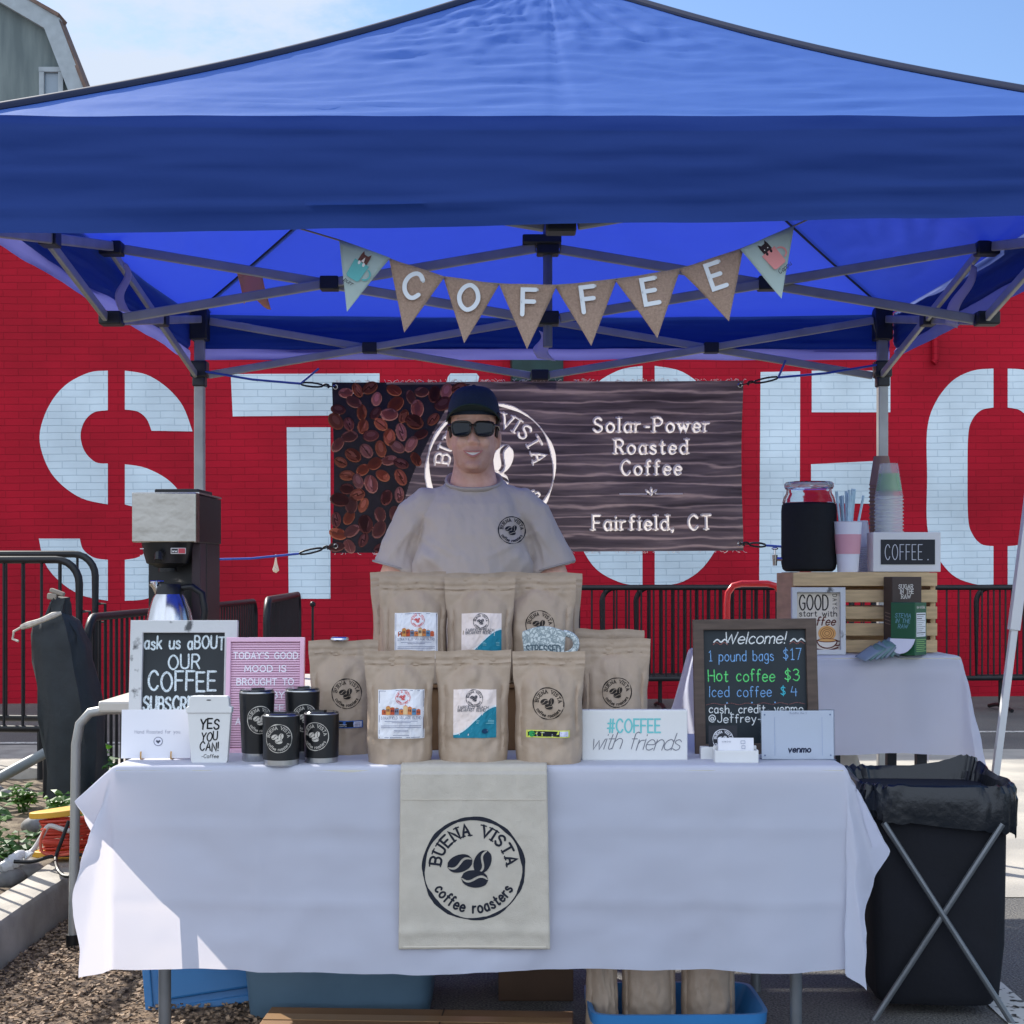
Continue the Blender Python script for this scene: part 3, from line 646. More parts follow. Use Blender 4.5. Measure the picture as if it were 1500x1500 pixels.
# ------------------------------------------------------------------ printed banner tied across the rear posts
BD = 6.40; K = F_PX / BD
bx0, bz0 = at(486, 808, BD).x, at(486, 810, BD).z; BW, BHt = 603 / K, 250 / K
ban = thing('hanging_banner', 'dark wood and coffee bean printed banner with cream roaster emblem behind the man', 'banner', (bx0, BD, bz0))
def bwave(u, v): return .012 * math.sin(u * 5 + .6) * (1 - abs(2 * v / BHt - 1) * .3) + .004 * nz3(u * 9, v * 6) + .006 * math.sin(v * 9 + u * 2)
def bpos(u, v, h=0):
    e = .008 * math.sin(math.pi * v / BHt); s = u / BW
    return Vector((u + e * (1 - 2 * s), bwave(u, v) - h, v + .010 * s * (1 - v / BHt * .3)))
def wood_print():
    m = bpy.data.materials.new('banner_wood_print'); m.use_nodes = True; n = m.node_tree; P = n.nodes['Principled BSDF']; l = n.links.new
    tc = n.nodes.new('ShaderNodeTexCoord'); mp = n.nodes.new('ShaderNodeMapping'); mp.inputs['Scale'].default_value = (2.0, 1, 26); l(tc.outputs['Object'], mp.inputs[0])
    a = n.nodes.new('ShaderNodeTexNoise'); a.inputs['Scale'].default_value = 1.2; a.inputs['Detail'].default_value = 8; a.inputs['Distortion'].default_value = .5; l(mp.outputs[0], a.inputs[0])
    w = n.nodes.new('ShaderNodeTexWave'); w.bands_direction = 'Z'; w.inputs['Scale'].default_value = 7; w.inputs['Distortion'].default_value = 5; w.inputs['Detail'].default_value = 4; w.inputs['Detail Scale'].default_value = 2.2
    mp2 = n.nodes.new('ShaderNodeMapping'); mp2.inputs['Scale'].default_value = (.16, 1, 1); l(tc.outputs['Object'], mp2.inputs[0]); l(mp2.outputs[0], w.inputs[0])
    pw = n.nodes.new('ShaderNodeMath'); pw.operation = 'POWER'; pw.inputs[1].default_value = 9; l(w.outputs['Fac'], pw.inputs[0])
    ml = n.nodes.new('ShaderNodeMath'); ml.operation = 'MULTIPLY_ADD'; ml.inputs[1].default_value = .34; l(pw.outputs[0], ml.inputs[0]); l(a.outputs[0], ml.inputs[2])
    r = n.nodes.new('ShaderNodeValToRGB'); e = r.color_ramp.elements; e[0].position = .34; e[0].color = C(56, 47, 50); e[1].position = .9; e[1].color = C(168, 146, 140)
    x = r.color_ramp.elements.new(.58); x.color = C(98, 85, 88); l(ml.outputs[0], r.inputs[0]); l(r.outputs[0], P.inputs['Base Color']); P.inputs['Roughness'].default_value = .6
    t = n.nodes.new('ShaderNodeBsdfTranslucent'); l(r.outputs[0], t.inputs[0]); ms = n.nodes.new('ShaderNodeMixShader'); ms.inputs[0].default_value = .2; l(P.outputs[0], ms.inputs[1]); l(t.outputs[0], ms.inputs[2]); l(ms.outputs[0], n.nodes['Material Output'].inputs['Surface'])
    return m
pb = lambda x, y: ((x - 486) / K, (808 - y) / K)
d = Decal(bpos, .0005)
edge = [(486, 561), (690, 561), (662, 580), (648, 606), (628, 640), (612, 672), (598, 706), (588, 740), (572, 772), (566, 805), (486, 805)]
def ex(y):
    for (xa, ya), (xb, yb) in zip(edge[1:-1], edge[2:]):
        if ya <= y <= yb + .01 and yb > ya: return xa + (xb - xa) * (y - ya) / (yb - ya)
    return 566
d.rec = []
rb = random.Random(11); pts = []
for t in range(5000):
    x, y = rb.uniform(490, 700), rb.uniform(566, 801)
    if x > ex(y) - 3: continue
    if all((x - a) ** 2 + (y - b) ** 2 > 17.5 ** 2 for a, b in pts): pts.append((x, y))
for x, y in pts:
    a = rb.uniform(10.5, 14.5) / K; b = a * rb.uniform(.6, .78); r = rb.uniform(0, 3.14); u, v = pb(x, y); kind = rb.random(); lum = rb.uniform(1.0, 2.1)
    base = [C(128, 76, 60), C(150, 92, 70), C(104, 62, 58), C(142, 98, 92)][rb.randrange(4)]; base = tuple(q * lum for q in base[:3]) + (1,)
    dk = tuple(q * .42 for q in base[:3]) + (1,); lt = tuple(min(1, q * 1.55 + .02) for q in base[:3]) + (1,)
    d.ell(u, v, a, b, dk, r, 16); d.ell(u + .0008, v + .0016, a * .9, b * .86, base, r, 16)
    d.ell(u + .001, v + .006, a * .55, b * .42, lt, r, 14)
    if kind < .5:
        d.ribbon(spline([(u - a * .8 * math.cos(r), v - a * .8 * math.sin(r)), (u - a * .2 * math.sin(r), v + a * .12), (u + a * .2 * math.sin(r), v - a * .12), (u + a * .8 * math.cos(r), v + a * .8 * math.sin(r))]), .005, dk)
CREAM = C(252, 246, 238)
u, v = pb(718, 685); d.logo(u, v, 99 / K, CREAM, 2)
for t, xc, yb, h, w in (('Solar-Power', 955, 632, 21, 170), ('Roasted', 955, 664, 21, 106), ('Coffee', 955, 695, 21, 88), ('Fairfield, CT', 955, 776, 21, 173)):
    u, v = pb(xc, yb); fit(d, t, u, v, h / K, .21, CREAM, w / K, serif=1, sp=.3)
u, v = pb(955, 724); d.ribbon([(u - 47 / K, v), (u - 6 / K, v)], 2.2 / K, CREAM, cap=False); d.ribbon([(u + 6 / K, v), (u + 47 / K, v)], 2.2 / K, CREAM, cap=False)
for a in (-.9, 0, .9): d.ell(u + math.sin(a) * 7 / K, v + math.cos(a) * 6.5 / K, 2 / K, 4.5 / K, CREAM, -a, 12)
d.ell(u, v, 2.4 / K, 2.4 / K, CREAM)
# the vinyl is unprinted (thin, lets the sun through) under the light print: cells fully inside a print shape are left out of the dark ink sheet
GU, GV = 560, 232; ins = bytearray((GU + 1) * (GV + 1))
for pts2, fcs in d.rec:
    for f_ in fcs:
        q2 = [pts2[i] for i in f_]; xs_ = [p[0] for p in q2]; ys_ = [p[1] for p in q2]
        for gi in range(max(0, math.ceil(min(xs_) / BW * GU)), min(GU, math.floor(max(xs_) / BW * GU)) + 1):
            for gj in range(max(0, math.ceil(min(ys_) / BHt * GV)), min(GV, math.floor(max(ys_) / BHt * GV)) + 1):
                if ins[gj * (GU + 1) + gi]: continue
                x_, y_ = gi / GU * BW, gj / GV * BHt; c_ = False
                for k_ in range(len(q2)):
                    (xa, ya), (xb, yb) = q2[k_], q2[k_ - 1]
                    if (ya > y_) != (yb > y_) and x_ < (xb - xa) * (y_ - ya) / (yb - ya) + xa: c_ = not c_
                if c_: ins[gj * (GU + 1) + gi] = 1
sh = MB(); bgd = MB(); sh.v = [tuple(bpos(i / GU * BW, j / GV * BHt)) for j in range(GV + 1) for i in range(GU + 1)]
for j in range(GV):
    for i in range(GU):
        q = (j * (GU + 1) + i, j * (GU + 1) + i + 1, (j + 1) * (GU + 1) + i + 1, (j + 1) * (GU + 1) + i)
        if not all(ins[k_] for k_ in q): (bgd if 486 + (i + .5) / GU * 603 < ex(808 - (j + .5) / GV * 250) else sh).f.append(q)
bgd.v = sh.v
sh.build('banner_sheet', wood_print(), ban); bgd.build('bean_photo_ground', mat('bean_shadow_print', C(34, 25, 27), .6, var=.4, vscale=30), ban)
BPRINT = printmat('banner_print'); n_ = BPRINT.node_tree; t_ = n_.nodes.new('ShaderNodeBsdfTranslucent'); n_.links.new([q for q in n_.nodes if q.type == 'ATTRIBUTE'][0].outputs['Color'], t_.inputs[0])
ms_ = n_.nodes.new('ShaderNodeMixShader'); ms_.inputs[0].default_value = .5; n_.links.new(n_.nodes['Principled BSDF'].outputs[0], ms_.inputs[1]); n_.links.new(t_.outputs[0], ms_.inputs[2]); n_.links.new(ms_.outputs[0], n_.nodes['Material Output'].inputs['Surface'])
d.build('print', ban, BPRINT)
fz = MB(); rf_ = random.Random(5)
for e in range(2):
    for i in range(150):
        u = rf_.random() ** (1 if e == 0 else 1) * BW
        if e == 1 and rf_.random() < .5: continue
        p = bpos(u, BHt if e == 0 else 0); q = p + Vector((rf_.uniform(-.02, .02), rf_.uniform(-.01, .01), (rf_.uniform(.002, .012) if e == 0 else -rf_.uniform(.002, .01))))
        fz.tube([p, (p + q) / 2 + Vector((0, 0, .004 if e == 0 else -.003)), q], .0012, 4)
fz.build('frayed_edge', mat('white_threads', C(225, 220, 215), .8, trans=.4), ban)
ey_ = MB()
for (uu, vv) in ((.015, BHt - .02), (BW - .015, BHt - .02), (.015, .03), (BW - .015, .03)):
    p = bpos(uu, vv); ey_.tube([p + Vector((.009 * math.cos(t * math.pi / 6), -.003, .009 * math.sin(t * math.pi / 6))) for t in range(12)], .003, 6, closed=True)
ey_.build('eyelet', M['chrome'], ban)
M['cord'] = mat('blue_bungee', C(52, 84, 170), .5, var=.3, vscale=300)
def bungee(label, e, hook, post, twin=None, tagp=None):
    b = thing('bungee_cord', label, 'cord', Vector(e), group='bungee cords holding the banner')
    e, hook, post = Vector(e), Vector(hook), Vector(post)
    c = MB().tube([hook, hook.lerp(post, .5) - Vector((0, 0, .008)), post], .005, 8)
    if twin: c.tube([hook, Vector(twin)], .005, 8)
    c.build('elastic', M['cord'], b, True)
    dr = (hook - e).normalized(); h = MB().tube([e, e.lerp(hook, .35)], .003, 6)
    a = e.lerp(hook, .35); w = (hook - a).length; up = Vector((0, 0, 1))
    h.tube([a.lerp(hook, .5) + dr * w * .5 * math.cos(t * math.pi / 6) + up * .0085 * math.sin(t * math.pi / 6) for t in range(12)], .0045, 6, closed=True)
    h.tube([a + dr * .014 * math.cos(t) - dr * .014 + up * .008 * math.sin(t) for t in (0, .6, 1.2, 1.8, 2.4, 3.0, 3.6, 4.2)], .004, 6)
    h.build('hook', M['blackmetal'], b, True)
    if tagp:
        t = Vector(tagp)
        MB().tube([t, t - Vector((0, 0, .015))], .003, 6).tube([t - Vector((0, 0, .012)), t - Vector((0, 0, .04)), t - Vector((0, 0, .068)), t - Vector((.004, 0, .078))], [.003, .008, .018, .008], 10, flat=.5).build('paper_knot', mat('tissue', C(235, 226, 212), .8, trans=.4), b, True)
bl = lambda u, v: Vector((bx0, BD - .006, bz0)) + bpos(u, v)
bungee('blue elastic cord from the upper left banner corner to the left rear post', bl(.015, BHt - .02), at(440, 562, BD + .03), (LX + .03, BY - .03, at(0, 546, BY).z), (XC - .95, BY - .02, at(0, 541, BY).z))
bungee('blue elastic cord from the upper right banner corner to the right rear post', bl(BW - .015, BHt - .02), at(1140, 553, BD + .03), (RX - .03, BY - .03, at(0, 536, BY).z), (RX - .42, BY - .02, at(0, 529, BY).z))
bungee('blue elastic cord from the lower left banner corner with a white knot hanging from it', bl(.015, .03), at(438, 811, BD + .02), (LX + .02, BY - .03, at(0, 820, BY).z), tagp=at(404, 812, BD + .04))
bungee('blue elastic cord from the lower right banner corner behind the drink jar', bl(BW - .015, .03), at(1122, 799, BD + .02), (RX - .02, BY - .03, at(0, 806, BY).z))

# ------------------------------------------------------------------ the man behind the table
MY = 4.70; MX = (694 - 750) * MY / F_PX; HZ = 1.528
man = thing('person', 'man in navy cap and sunglasses wearing a grey beige t-shirt, standing smiling behind the table', 'person', (MX, MY, 0))
def sring(z, hw, yf, yb, n=28, p=2.3, cx=0):
    o = []
    for k in range(n):
        a = 2 * math.pi * k / n; c, s = math.cos(a), math.sin(a)
        x = math.copysign(abs(c) ** (2 / p), c) * hw; y = math.copysign(abs(s) ** (2 / p), s); y = (y * yb if y > 0 else -y * yf)
        o.append(Vector((cx + x, y, z)))
    return o
SK = 1.04
def headrings(grow=0.0, lo=-1, hi=9):
    T = [(-.004, .028, -.070, -.030), (.006, .040, -.090, -.015), (.022, .053, -.0945, .01), (.045, .0615, -.0925, .045), (.07, .066, -.0915, .07), (.10, .069, -.0895, .085), (.13, .0715, -.0905, .094), (.155, .0735, -.0935, .097),
         (.18, .074, -.090, .096), (.203, .070, -.078, .088), (.222, .058, -.06, .072), (.235, .036, -.034, .044), (.241, .012, -.01, .016)]
    return [sring(HZ + z * SK, (w + grow) * SK, (yf - grow) * SK, (yb + grow) * SK) for z, w, yf, yb in T if lo <= z <= hi]
B = MB(); B.ring(headrings())
B.ring([sring(1.40, .088, -.06, .075), sring(1.455, .080, -.058, .07), sring(1.49, .078, -.054, .070), sring(1.52, .069, -.048, .069), sring(1.55, .0635, -.040, .07), sring(1.60, .060, -.03, .075)])
z = lambda r: HZ + r * SK
B.ring([[Vector((0 + (w * math.cos(a)), -.088 * SK - dy * max(0, math.sin(a)) ** .8 + (.012 if math.sin(a) < 0 else 0), z(zz))) for a in [k * math.pi / 5 for k in range(10)]] for zz, w, dy in ((.128, .009, .004), (.11, .0105, .014), (.095, .013, .021), (.086, .0165, .024), (.079, .016, .018), (.075, .011, .006))])
for s in (-1, 1):
    B.ball((s * .0135, -.098 * SK, z(.0825)), (.008, .009, .0075), 10, 6)
    B.ball((s * .034, -.079 * SK, z(.085)), (.022, .017, .02), 12, 8)                      # cheek
    B.ball((s * .03, -.086 * SK, z(.150)), (.027, .0125, .0075), 12, 8)                    # brow
    B.ball((s * .0775, .008, z(.105)), (.0085, .021, .033), 12, 8, Matrix.Rotation(s * .38, 3, 'Z') @ Matrix.Rotation(-.1, 3, 'X'))
    B.ball((s * .074, .004, z(.082)), (.009, .012, .014), 10, 6)
B.ball((0, -.087 * SK, z(.016)), (.026, .015, .017), 12, 8); B.ball((0, -.088 * SK, z(.058)), (.03, .012, .018), 12, 8)
B.ring([sring(.90, .165, -.10, .11), sring(1.02, .168, -.115, .10), sring(1.2, .150, -.100, .09), sring(1.34, .135, -.095, .085), sring(1.41, .125, -.072, .075), sring(1.45, .105, -.055, .07), sring(1.48, .08, -.05, .06)])
for s in (-1, 1):
    B.tube([(s * .12, 0, 1.40), (s * .175, .0, 1.37), (s * .215, .005, 1.31), (s * .25, .012, 1.20), (s * .262, .01, 1.11), (s * .262, -.015, 1.02), (s * .256, -.045, .92), (s * .252, -.06, .87)], [.042, .042, .044, .049, .043, .042, .032, .028], 14)
    w = Vector((s * .252, -.062, .865)); dn = Vector((-s * .03, -.16, -.985)).normalized(); fw = Vector((0, -1, .16)).normalized()
    B.ring([[w + dn * t + fw * (b * math.cos(a)) + Vector((s, 0, 0)) * (.014 * math.sin(a)) for a in [k * math.pi / 6 for k in range(12)]] for t, b in ((-.01, .026), (.03, .036), (.065, .042), (.088, .041), (.096, .034))])
    for q, (o, l) in enumerate(((.031, .066), (.0105, .076), (-.0105, .071), (-.031, .055))):
        p = w + dn * .085 + fw * o; iw = Vector((-s, 0, 0))
        B.tube([p, p + dn * l * .45 + iw * .004, p + dn * l * .75 + iw * .016, p + dn * l * .95 + iw * .03], [.0105, .0098, .009, .007], 8)
    p = w + dn * .03 + fw * .03
    B.tube([p, p + fw * .026 + dn * .025, p + fw * .03 + dn * .055 + Vector((-s * .01, 0, 0)), p + fw * .027 + dn * .078 + Vector((-s * .016, 0, 0))], [.014, .012, .010, .008], 8)
    B.tube([(s * .085, 0, .93), (s * .095, -.005, .75), (s * .10, -.012, .50), (s * .105, .01, .30), (s * .108, .02, .08)], [.092, .082, .06, .052, .036], 14)
    B.ball((s * .112, -.03, .045), (.045, .12, .045), 12, 8)
def skin():
    m = mat('skin', C(226, 178, 156), .55, spec=.4, bump=.05, bscale=160); n = m.node_tree; P = n.nodes['Principled BSDF']; l = n.links.new
    tc = n.nodes.new('ShaderNodeTexCoord'); nz = n.nodes.new('ShaderNodeTexNoise'); nz.inputs['Scale'].default_value = 28; l(tc.outputs['Object'], nz.inputs[0])
    r = n.nodes.new('ShaderNodeValToRGB'); r.color_ramp.elements[0].color = C(214, 160, 138); r.color_ramp.elements[1].color = C(230, 186, 164); r.color_ramp.elements[0].position = .3; r.color_ramp.elements[1].position = .7; l(nz.outputs[0], r.inputs[0])
    # shaved beard: a darker band of skin round the jaw, an ellipsoid minus the cheeks
    mp = n.nodes.new('ShaderNodeMapping'); mp.vector_type = 'TEXTURE'; mp.inputs['Location'].default_value = (0, -.05, z(.028)); mp.inputs['Scale'].default_value = (.085, .08, .062); l(tc.outputs['Object'], mp.inputs[0])
    ln = n.nodes.new('ShaderNodeVectorMath'); ln.operation = 'LENGTH'; l(mp.outputs[0], ln.inputs[0])
    mr = n.nodes.new('ShaderNodeMapRange'); mr.inputs['From Min'].default_value = 1.1; mr.inputs['From Max'].default_value = .75; mr.inputs['To Max'].default_value = .5; l(ln.outputs['Value'], mr.inputs[0])
    n2 = n.nodes.new('ShaderNodeTexNoise'); n2.inputs['Scale'].default_value = 700; l(tc.outputs['Object'], n2.inputs[0])
    mu = n.nodes.new('ShaderNodeMath'); mu.operation = 'MULTIPLY'; l(mr.outputs[0], mu.inputs[0]); l(n2.outputs[0], mu.inputs[1])
    mx = n.nodes.new('ShaderNodeMix'); mx.data_type = 'RGBA'; l(mu.outputs[0], mx.inputs['Factor']); l(r.outputs[0], mx.inputs['A']); mx.inputs['B'].default_value = C(112, 82, 72); l(mx.outputs['Result'], P.inputs['Base Color'])
    P.inputs['Subsurface Weight'].default_value = .12; P.inputs['Subsurface Radius'].default_value = (.012, .005, .003); return m
M['skin'] = skin()
B.build('body', M['skin'], man, remesh=.0042, sm=5)
# mouth
mo = MB(); mw = .030
def lipc(t): return Vector((t * mw, -.1035 * SK + .011 * t * t, z(.0515) + .0075 * t * t))
mo.tube([lipc(-1 + i / 6) + Vector((0, 0, .0035 * (1 - abs(-1 + i / 6)))) for i in range(13)], [.0011 + .0018 * (1 - abs(-1 + i / 6) ** 2) for i in range(13)], 8)
mo.tube([lipc(-1 + i / 6) - Vector((0, 0, .0115 * (1 - abs(-1 + i / 6) ** 1.6))) for i in range(13)], [.0012 + .0026 * (1 - abs(-1 + i / 6) ** 2) for i in range(13)], 8)
mo.build('lip', mat('lip', C(196, 128, 118), .5), man)
MB().grid(lambda u, v: lipc((u * 2 - 1) * .86) + Vector((0, .0005, .001 - .010 * v * (1 - abs(u * 2 - 1) ** 2))), 14, 3).build('teeth', mat('teeth', C(226, 220, 208), .3), man)
# hair at the temples and nape
hr = MB(); HR = headrings(.004, .08, .19)
hv = MB()
def hp(a, zz, g):
    T = [(.07, .063, -.0915, .07), (.10, .0675, -.0895, .085), (.13, .071, -.0905, .094), (.155, .0735, -.0935, .097), (.18, .074, -.090, .096)]
    for q in range(4):
        if T[q][0] <= zz <= T[q + 1][0] + 1e-6:
            k = (zz - T[q][0]) / (T[q + 1][0] - T[q][0]); w, yf, yb = [T[q][j] + (T[q + 1][j] - T[q][j]) * k for j in (1, 2, 3)]
    c, s = math.cos(a), math.sin(a); x = math.copysign(abs(c) ** (2 / 2.3), c) * (w + g); y = math.copysign(abs(s) ** (2 / 2.3), s); y = y * (yb + g) if y > 0 else -y * (yf - g)
    return Vector((x * SK, y * SK, z(zz)))
hv.grid(lambda u, v: hp(-.42 + (math.pi + .84) * u, (.105 + .03 * max(0, 1 - abs(u - .5) * 6) * 0 - .03 * max(0, math.sin(math.pi * u)) ** 2) * (1 - v) + .178 * v, .003 + .003 * v + .0015 * nz3(u * 60, v * 8)), 60, 8)
hv.build('hair', mat('brown_hair', C(54, 40, 32), .7, var=.4, vscale=160, stretch=(1, 1, .2)), man, solid=.004)
# cap
cp = MB(); CZ = .162
crown = []
for q in range(12):
    t = q / 11; zz = CZ + .094 * math.sin(t * math.pi / 2); s = math.cos(t * math.pi / 2) ** .55 if q < 11 else .04
    crown.append(sring(z(zz) + .004, (.0795) * s * SK, (-.100) * s * SK, .103 * s * SK, 36, 2.15))
cp.ring(crown)
cap = cp.build('cap', mat('navy_cap', C(36, 48, 64), .85, var=.15, vscale=200, bump=.15, bscale=300), man)
def brim(u, v):
    a = (u - .5) * 2; th = a * 1.22; r0 = Vector((.078 * SK * math.sin(th) * 1.0, -.098 * SK * math.cos(th), z(CZ + .012)))
    ext = .068 * (math.cos(a * math.pi / 2) ** .55 if abs(a) < .999 else 0)
    return r0 + Vector((r0.x * .12 * v, -ext * v, .012 * v * (1 - a * a) - .030 * a * a * (v * .7 + .3) + .004))
MB().grid(brim, 30, 10).build('cap_brim', mat('cap_brim', C(30, 52, 50), .85), man, solid=.004)
MB().ball((0, 0, z(CZ + .101)), (.007, .007, .004), 10, 6).build('cap_button', mat('cap_button', C(30, 40, 54), .8), man)
# sunglasses
gl = MB(); ln = MB(); GZ = z(.122); gy = -.111 * SK
def lens(s, g):
    o = []
    for k in range(24):
        a = 2 * math.pi * k / 24; c, q = math.cos(a), math.sin(a)
        x = math.copysign(abs(c) ** .55, c) * (.0275 + g); zz = math.copysign(abs(q) ** .6, q) * (.0205 + g); x *= 1 + .10 * (zz / .02)
        xx = s * .0355 + x; o.append(Vector((xx, gy + .9 * xx * xx * 3.0, GZ + zz)))
    return o
for s in (-1, 1):
    L_ = lens(s, -.001); n = len(L_)
    ln.add(L_ + [p + Vector((0, .004, 0)) for p in L_], [tuple(range(n)), tuple(range(2 * n - 1, n - 1, -1))])
    gl.tube(lens(s, .0015), .0032, 6, closed=True)
    gl.tube([Vector((s * .066, gy + .014, GZ + .012)), Vector((s * .078, gy + .035, GZ + .012)), Vector((s * .081, .0, GZ + .006)), Vector((s * .08, .018, GZ - .008))], .0034, 6)
gl.tube([Vector((-.010, gy, GZ + .008)), Vector((0, gy - .002, GZ + .011)), Vector((.010, gy, GZ + .008))], .0034, 6)
gl.build('sunglasses_frame', mat('tortoise_frame', C(28, 22, 22), .25), man); ln.build('sunglasses_lens', mat('dark_lens', C(14, 24, 34), .12, spec=.35), man, smooth=False)
# t-shirt
S = MB()
S.ring([sring(.90, .180, -.135, .125), sring(1.0, .182, -.14, .118), sring(1.12, .182, -.138, .112), sring(1.24, .180, -.138, .112), sring(1.33, .168, -.134, .112), sring(1.38, .160, -.122, .108), sring(1.425, .150, -.104, .100)] + [[Vector((q.x, q.y, q.z + k * q.y)) for q in rg_] for k, rg_ in ((.1, sring(1.456, .132, -.088, .094)), (.26, sring(1.478, .108, -.080, .088)), (.38, sring(1.492, .094, -.077, .082)), (.42, sring(1.497, .084, -.072, .08)))])
for s in (-1, 1):
    S.tube([(s * .08, .005, 1.432), (s * .145, .004, 1.420), (s * .190, .004, 1.388), (s * .217, .006, 1.325), (s * .237, .008, 1.272), (s * .249, .01, 1.228)], [.058, .062, .061, .061, .066, .073], 18)
def foldv(p):
    x, y, zz = p; k = .016 * math.sin(zz * 38 + abs(x) * 30) * max(0, 1 - abs(abs(x) - .17) * 9) * max(0, min(1, (1.42 - zz) * 6)) + (.011 * fbm(x * 7, zz * 3.0, y * 5)) + .003 * fbm(x * 22 + zz * 9, zz * 12, y * 6)
    k += .007 * math.sin((zz + x * .6) * 60) * max(0, 1 - abs(zz - 1.25) * 12) * max(0, 1 - abs(x + .12) * 14)
    for s in (-1, 1):
        for (ax, az, bx_, bz_, w, am) in ((.175, 1.33, .05, 1.26, .010, .007), (.17, 1.31, .07, 1.19, .012, .008), (.172, 1.29, .11, 1.12, .011, .007), (.19, 1.36, .225, 1.24, .010, .007), (.15, 1.40, .10, 1.33, .012, .005), (.20, 1.34, .255, 1.27, .009, .006)):
            ax_, bb = s * ax, s * bx_; dx, dz = bb - ax_, bz_ - az; t_ = max(0, min(1, ((x - ax_) * dx + (zz - az) * dz) / (dx * dx + dz * dz))); q_ = math.hypot(x - ax_ - dx * t_, zz - az - dz * t_); k += am * math.exp(-(q_ / w) ** 2) * (1 - .6 * t_) * (1 if y < .03 else 0) * (1 if (s < 0 or az != 1.31) else .5)
    return k
so = S.build('t_shirt', mat('grey_beige_tshirt', C(194, 182, 171), .9, spec=.15, bump=.12, bscale=500, sheen=.15), man, remesh=.0045, sm=3)
dg = bpy.context.evaluated_depsgraph_get(); me2 = bpy.data.meshes.new_from_object(so.evaluated_get(dg)); so.modifiers.clear(); so.data = me2
nv = [v.normal.copy() for v in me2.vertices]
for v, n_ in zip(me2.vertices, nv): v.co += n_ * foldv(v.co)
me2.polygons.foreach_set('use_smooth', [True] * len(me2.polygons)); me2.update()
MB().tube([Vector((q.x, q.y, q.z + .42 * q.y + .002)) for q in sring(1.497, .084, -.073, .079, 40)], .0105, 8, closed=True, flat=.6).build('collar', mat('shirt_rib', C(176, 166, 158), .9, bump=.2, bscale=400), man)
for s in (-1, 1):
    MB().tube([Vector((s * .2488 + .0705 * math.cos(a), .01 + .0725 * math.sin(a), 1.230 + .019 * s * math.cos(a))) for a in [k * math.pi / 14 for k in range(28)]], .0035, 6, closed=True).build('sleeve_hem', mat('shirt_hem', C(172, 163, 156), .9), man)
from mathutils.bvhtree import BVHTree
bv = BVHTree.FromPolygons([v.co for v in me2.vertices], [tuple(p.vertices) for p in me2.polygons])
def shmap(u, v, h):
    r = bv.ray_cast(Vector((u, -.5, v)), Vector((0, 1, 0)))
    return (u, (r[0].y if r[0] else -.13) - h - .0008, v)
d = Decal(shmap); d.logo((750 - 694) * MY / F_PX, CAM_Z + (844 - 778) * MY / F_PX, .044, NAVYINK, 4, 1.1); d.build('chest_print', man)
jn = MB().ring([sring(.92, .178, -.12, .125), sring(.8, .185, -.115, .13), sring(.74, .18, -.1, .12)])
for s in (-1, 1): jn.tube([(s * .09, 0, .80), (s * .097, -.005, .62), (s * .102, -.008, .46), (s * .107, .012, .26), (s * .11, .02, .10)], [.095, .085, .072, .066, .062], 16)
jn.build('jeans', mat('jeans', C(46, 58, 84), .85, var=.2, vscale=40), man, remesh=.012, sm=3)
for s in (-1, 1): MB().ball((s * .112, -.035, .05), (.052, .135, .06), 14, 8).box((s * .112, -.035, .01), (.09, .25, .02)).build('shoe', M['black'], man)
# ------------------------------------------------------------------ tables and cloths
def table(name, label, x0, x1, y0, y1, zt, legm, inset=.1, splay=True):
    t = thing(name, label, 'table', ((x0 + x1) / 2, (y0 + y1) / 2, 0))
    MB().box(((x0 + x1) / 2, (y0 + y1) / 2, zt - .022), (x1 - x0, y1 - y0, .04)).build('tabletop', M['cream'], t, True, bevel=.008, smooth=False)
    for x in (x0 + inset, x1 - inset):
        for y in (y0 + .07, y1 - .07): MB().tube([(x, y, zt - .04), (x, y, 0)], .0155, 10).build('leg', legm, t, True)
        MB().tube([(x, y0 + .07, .22), (x, y1 - .07, .22)], .011, 8).build('crossbar', legm, t, True)
    return t
TX0, TX1, TY0, TY1, TZ = -.972, .815, 3.625, 4.375, .737
table('folding_table', 'white folding table with grey tube legs carrying the coffee bag display', TX0, TX1, TY0, TY1, TZ, M['steel'], .11)
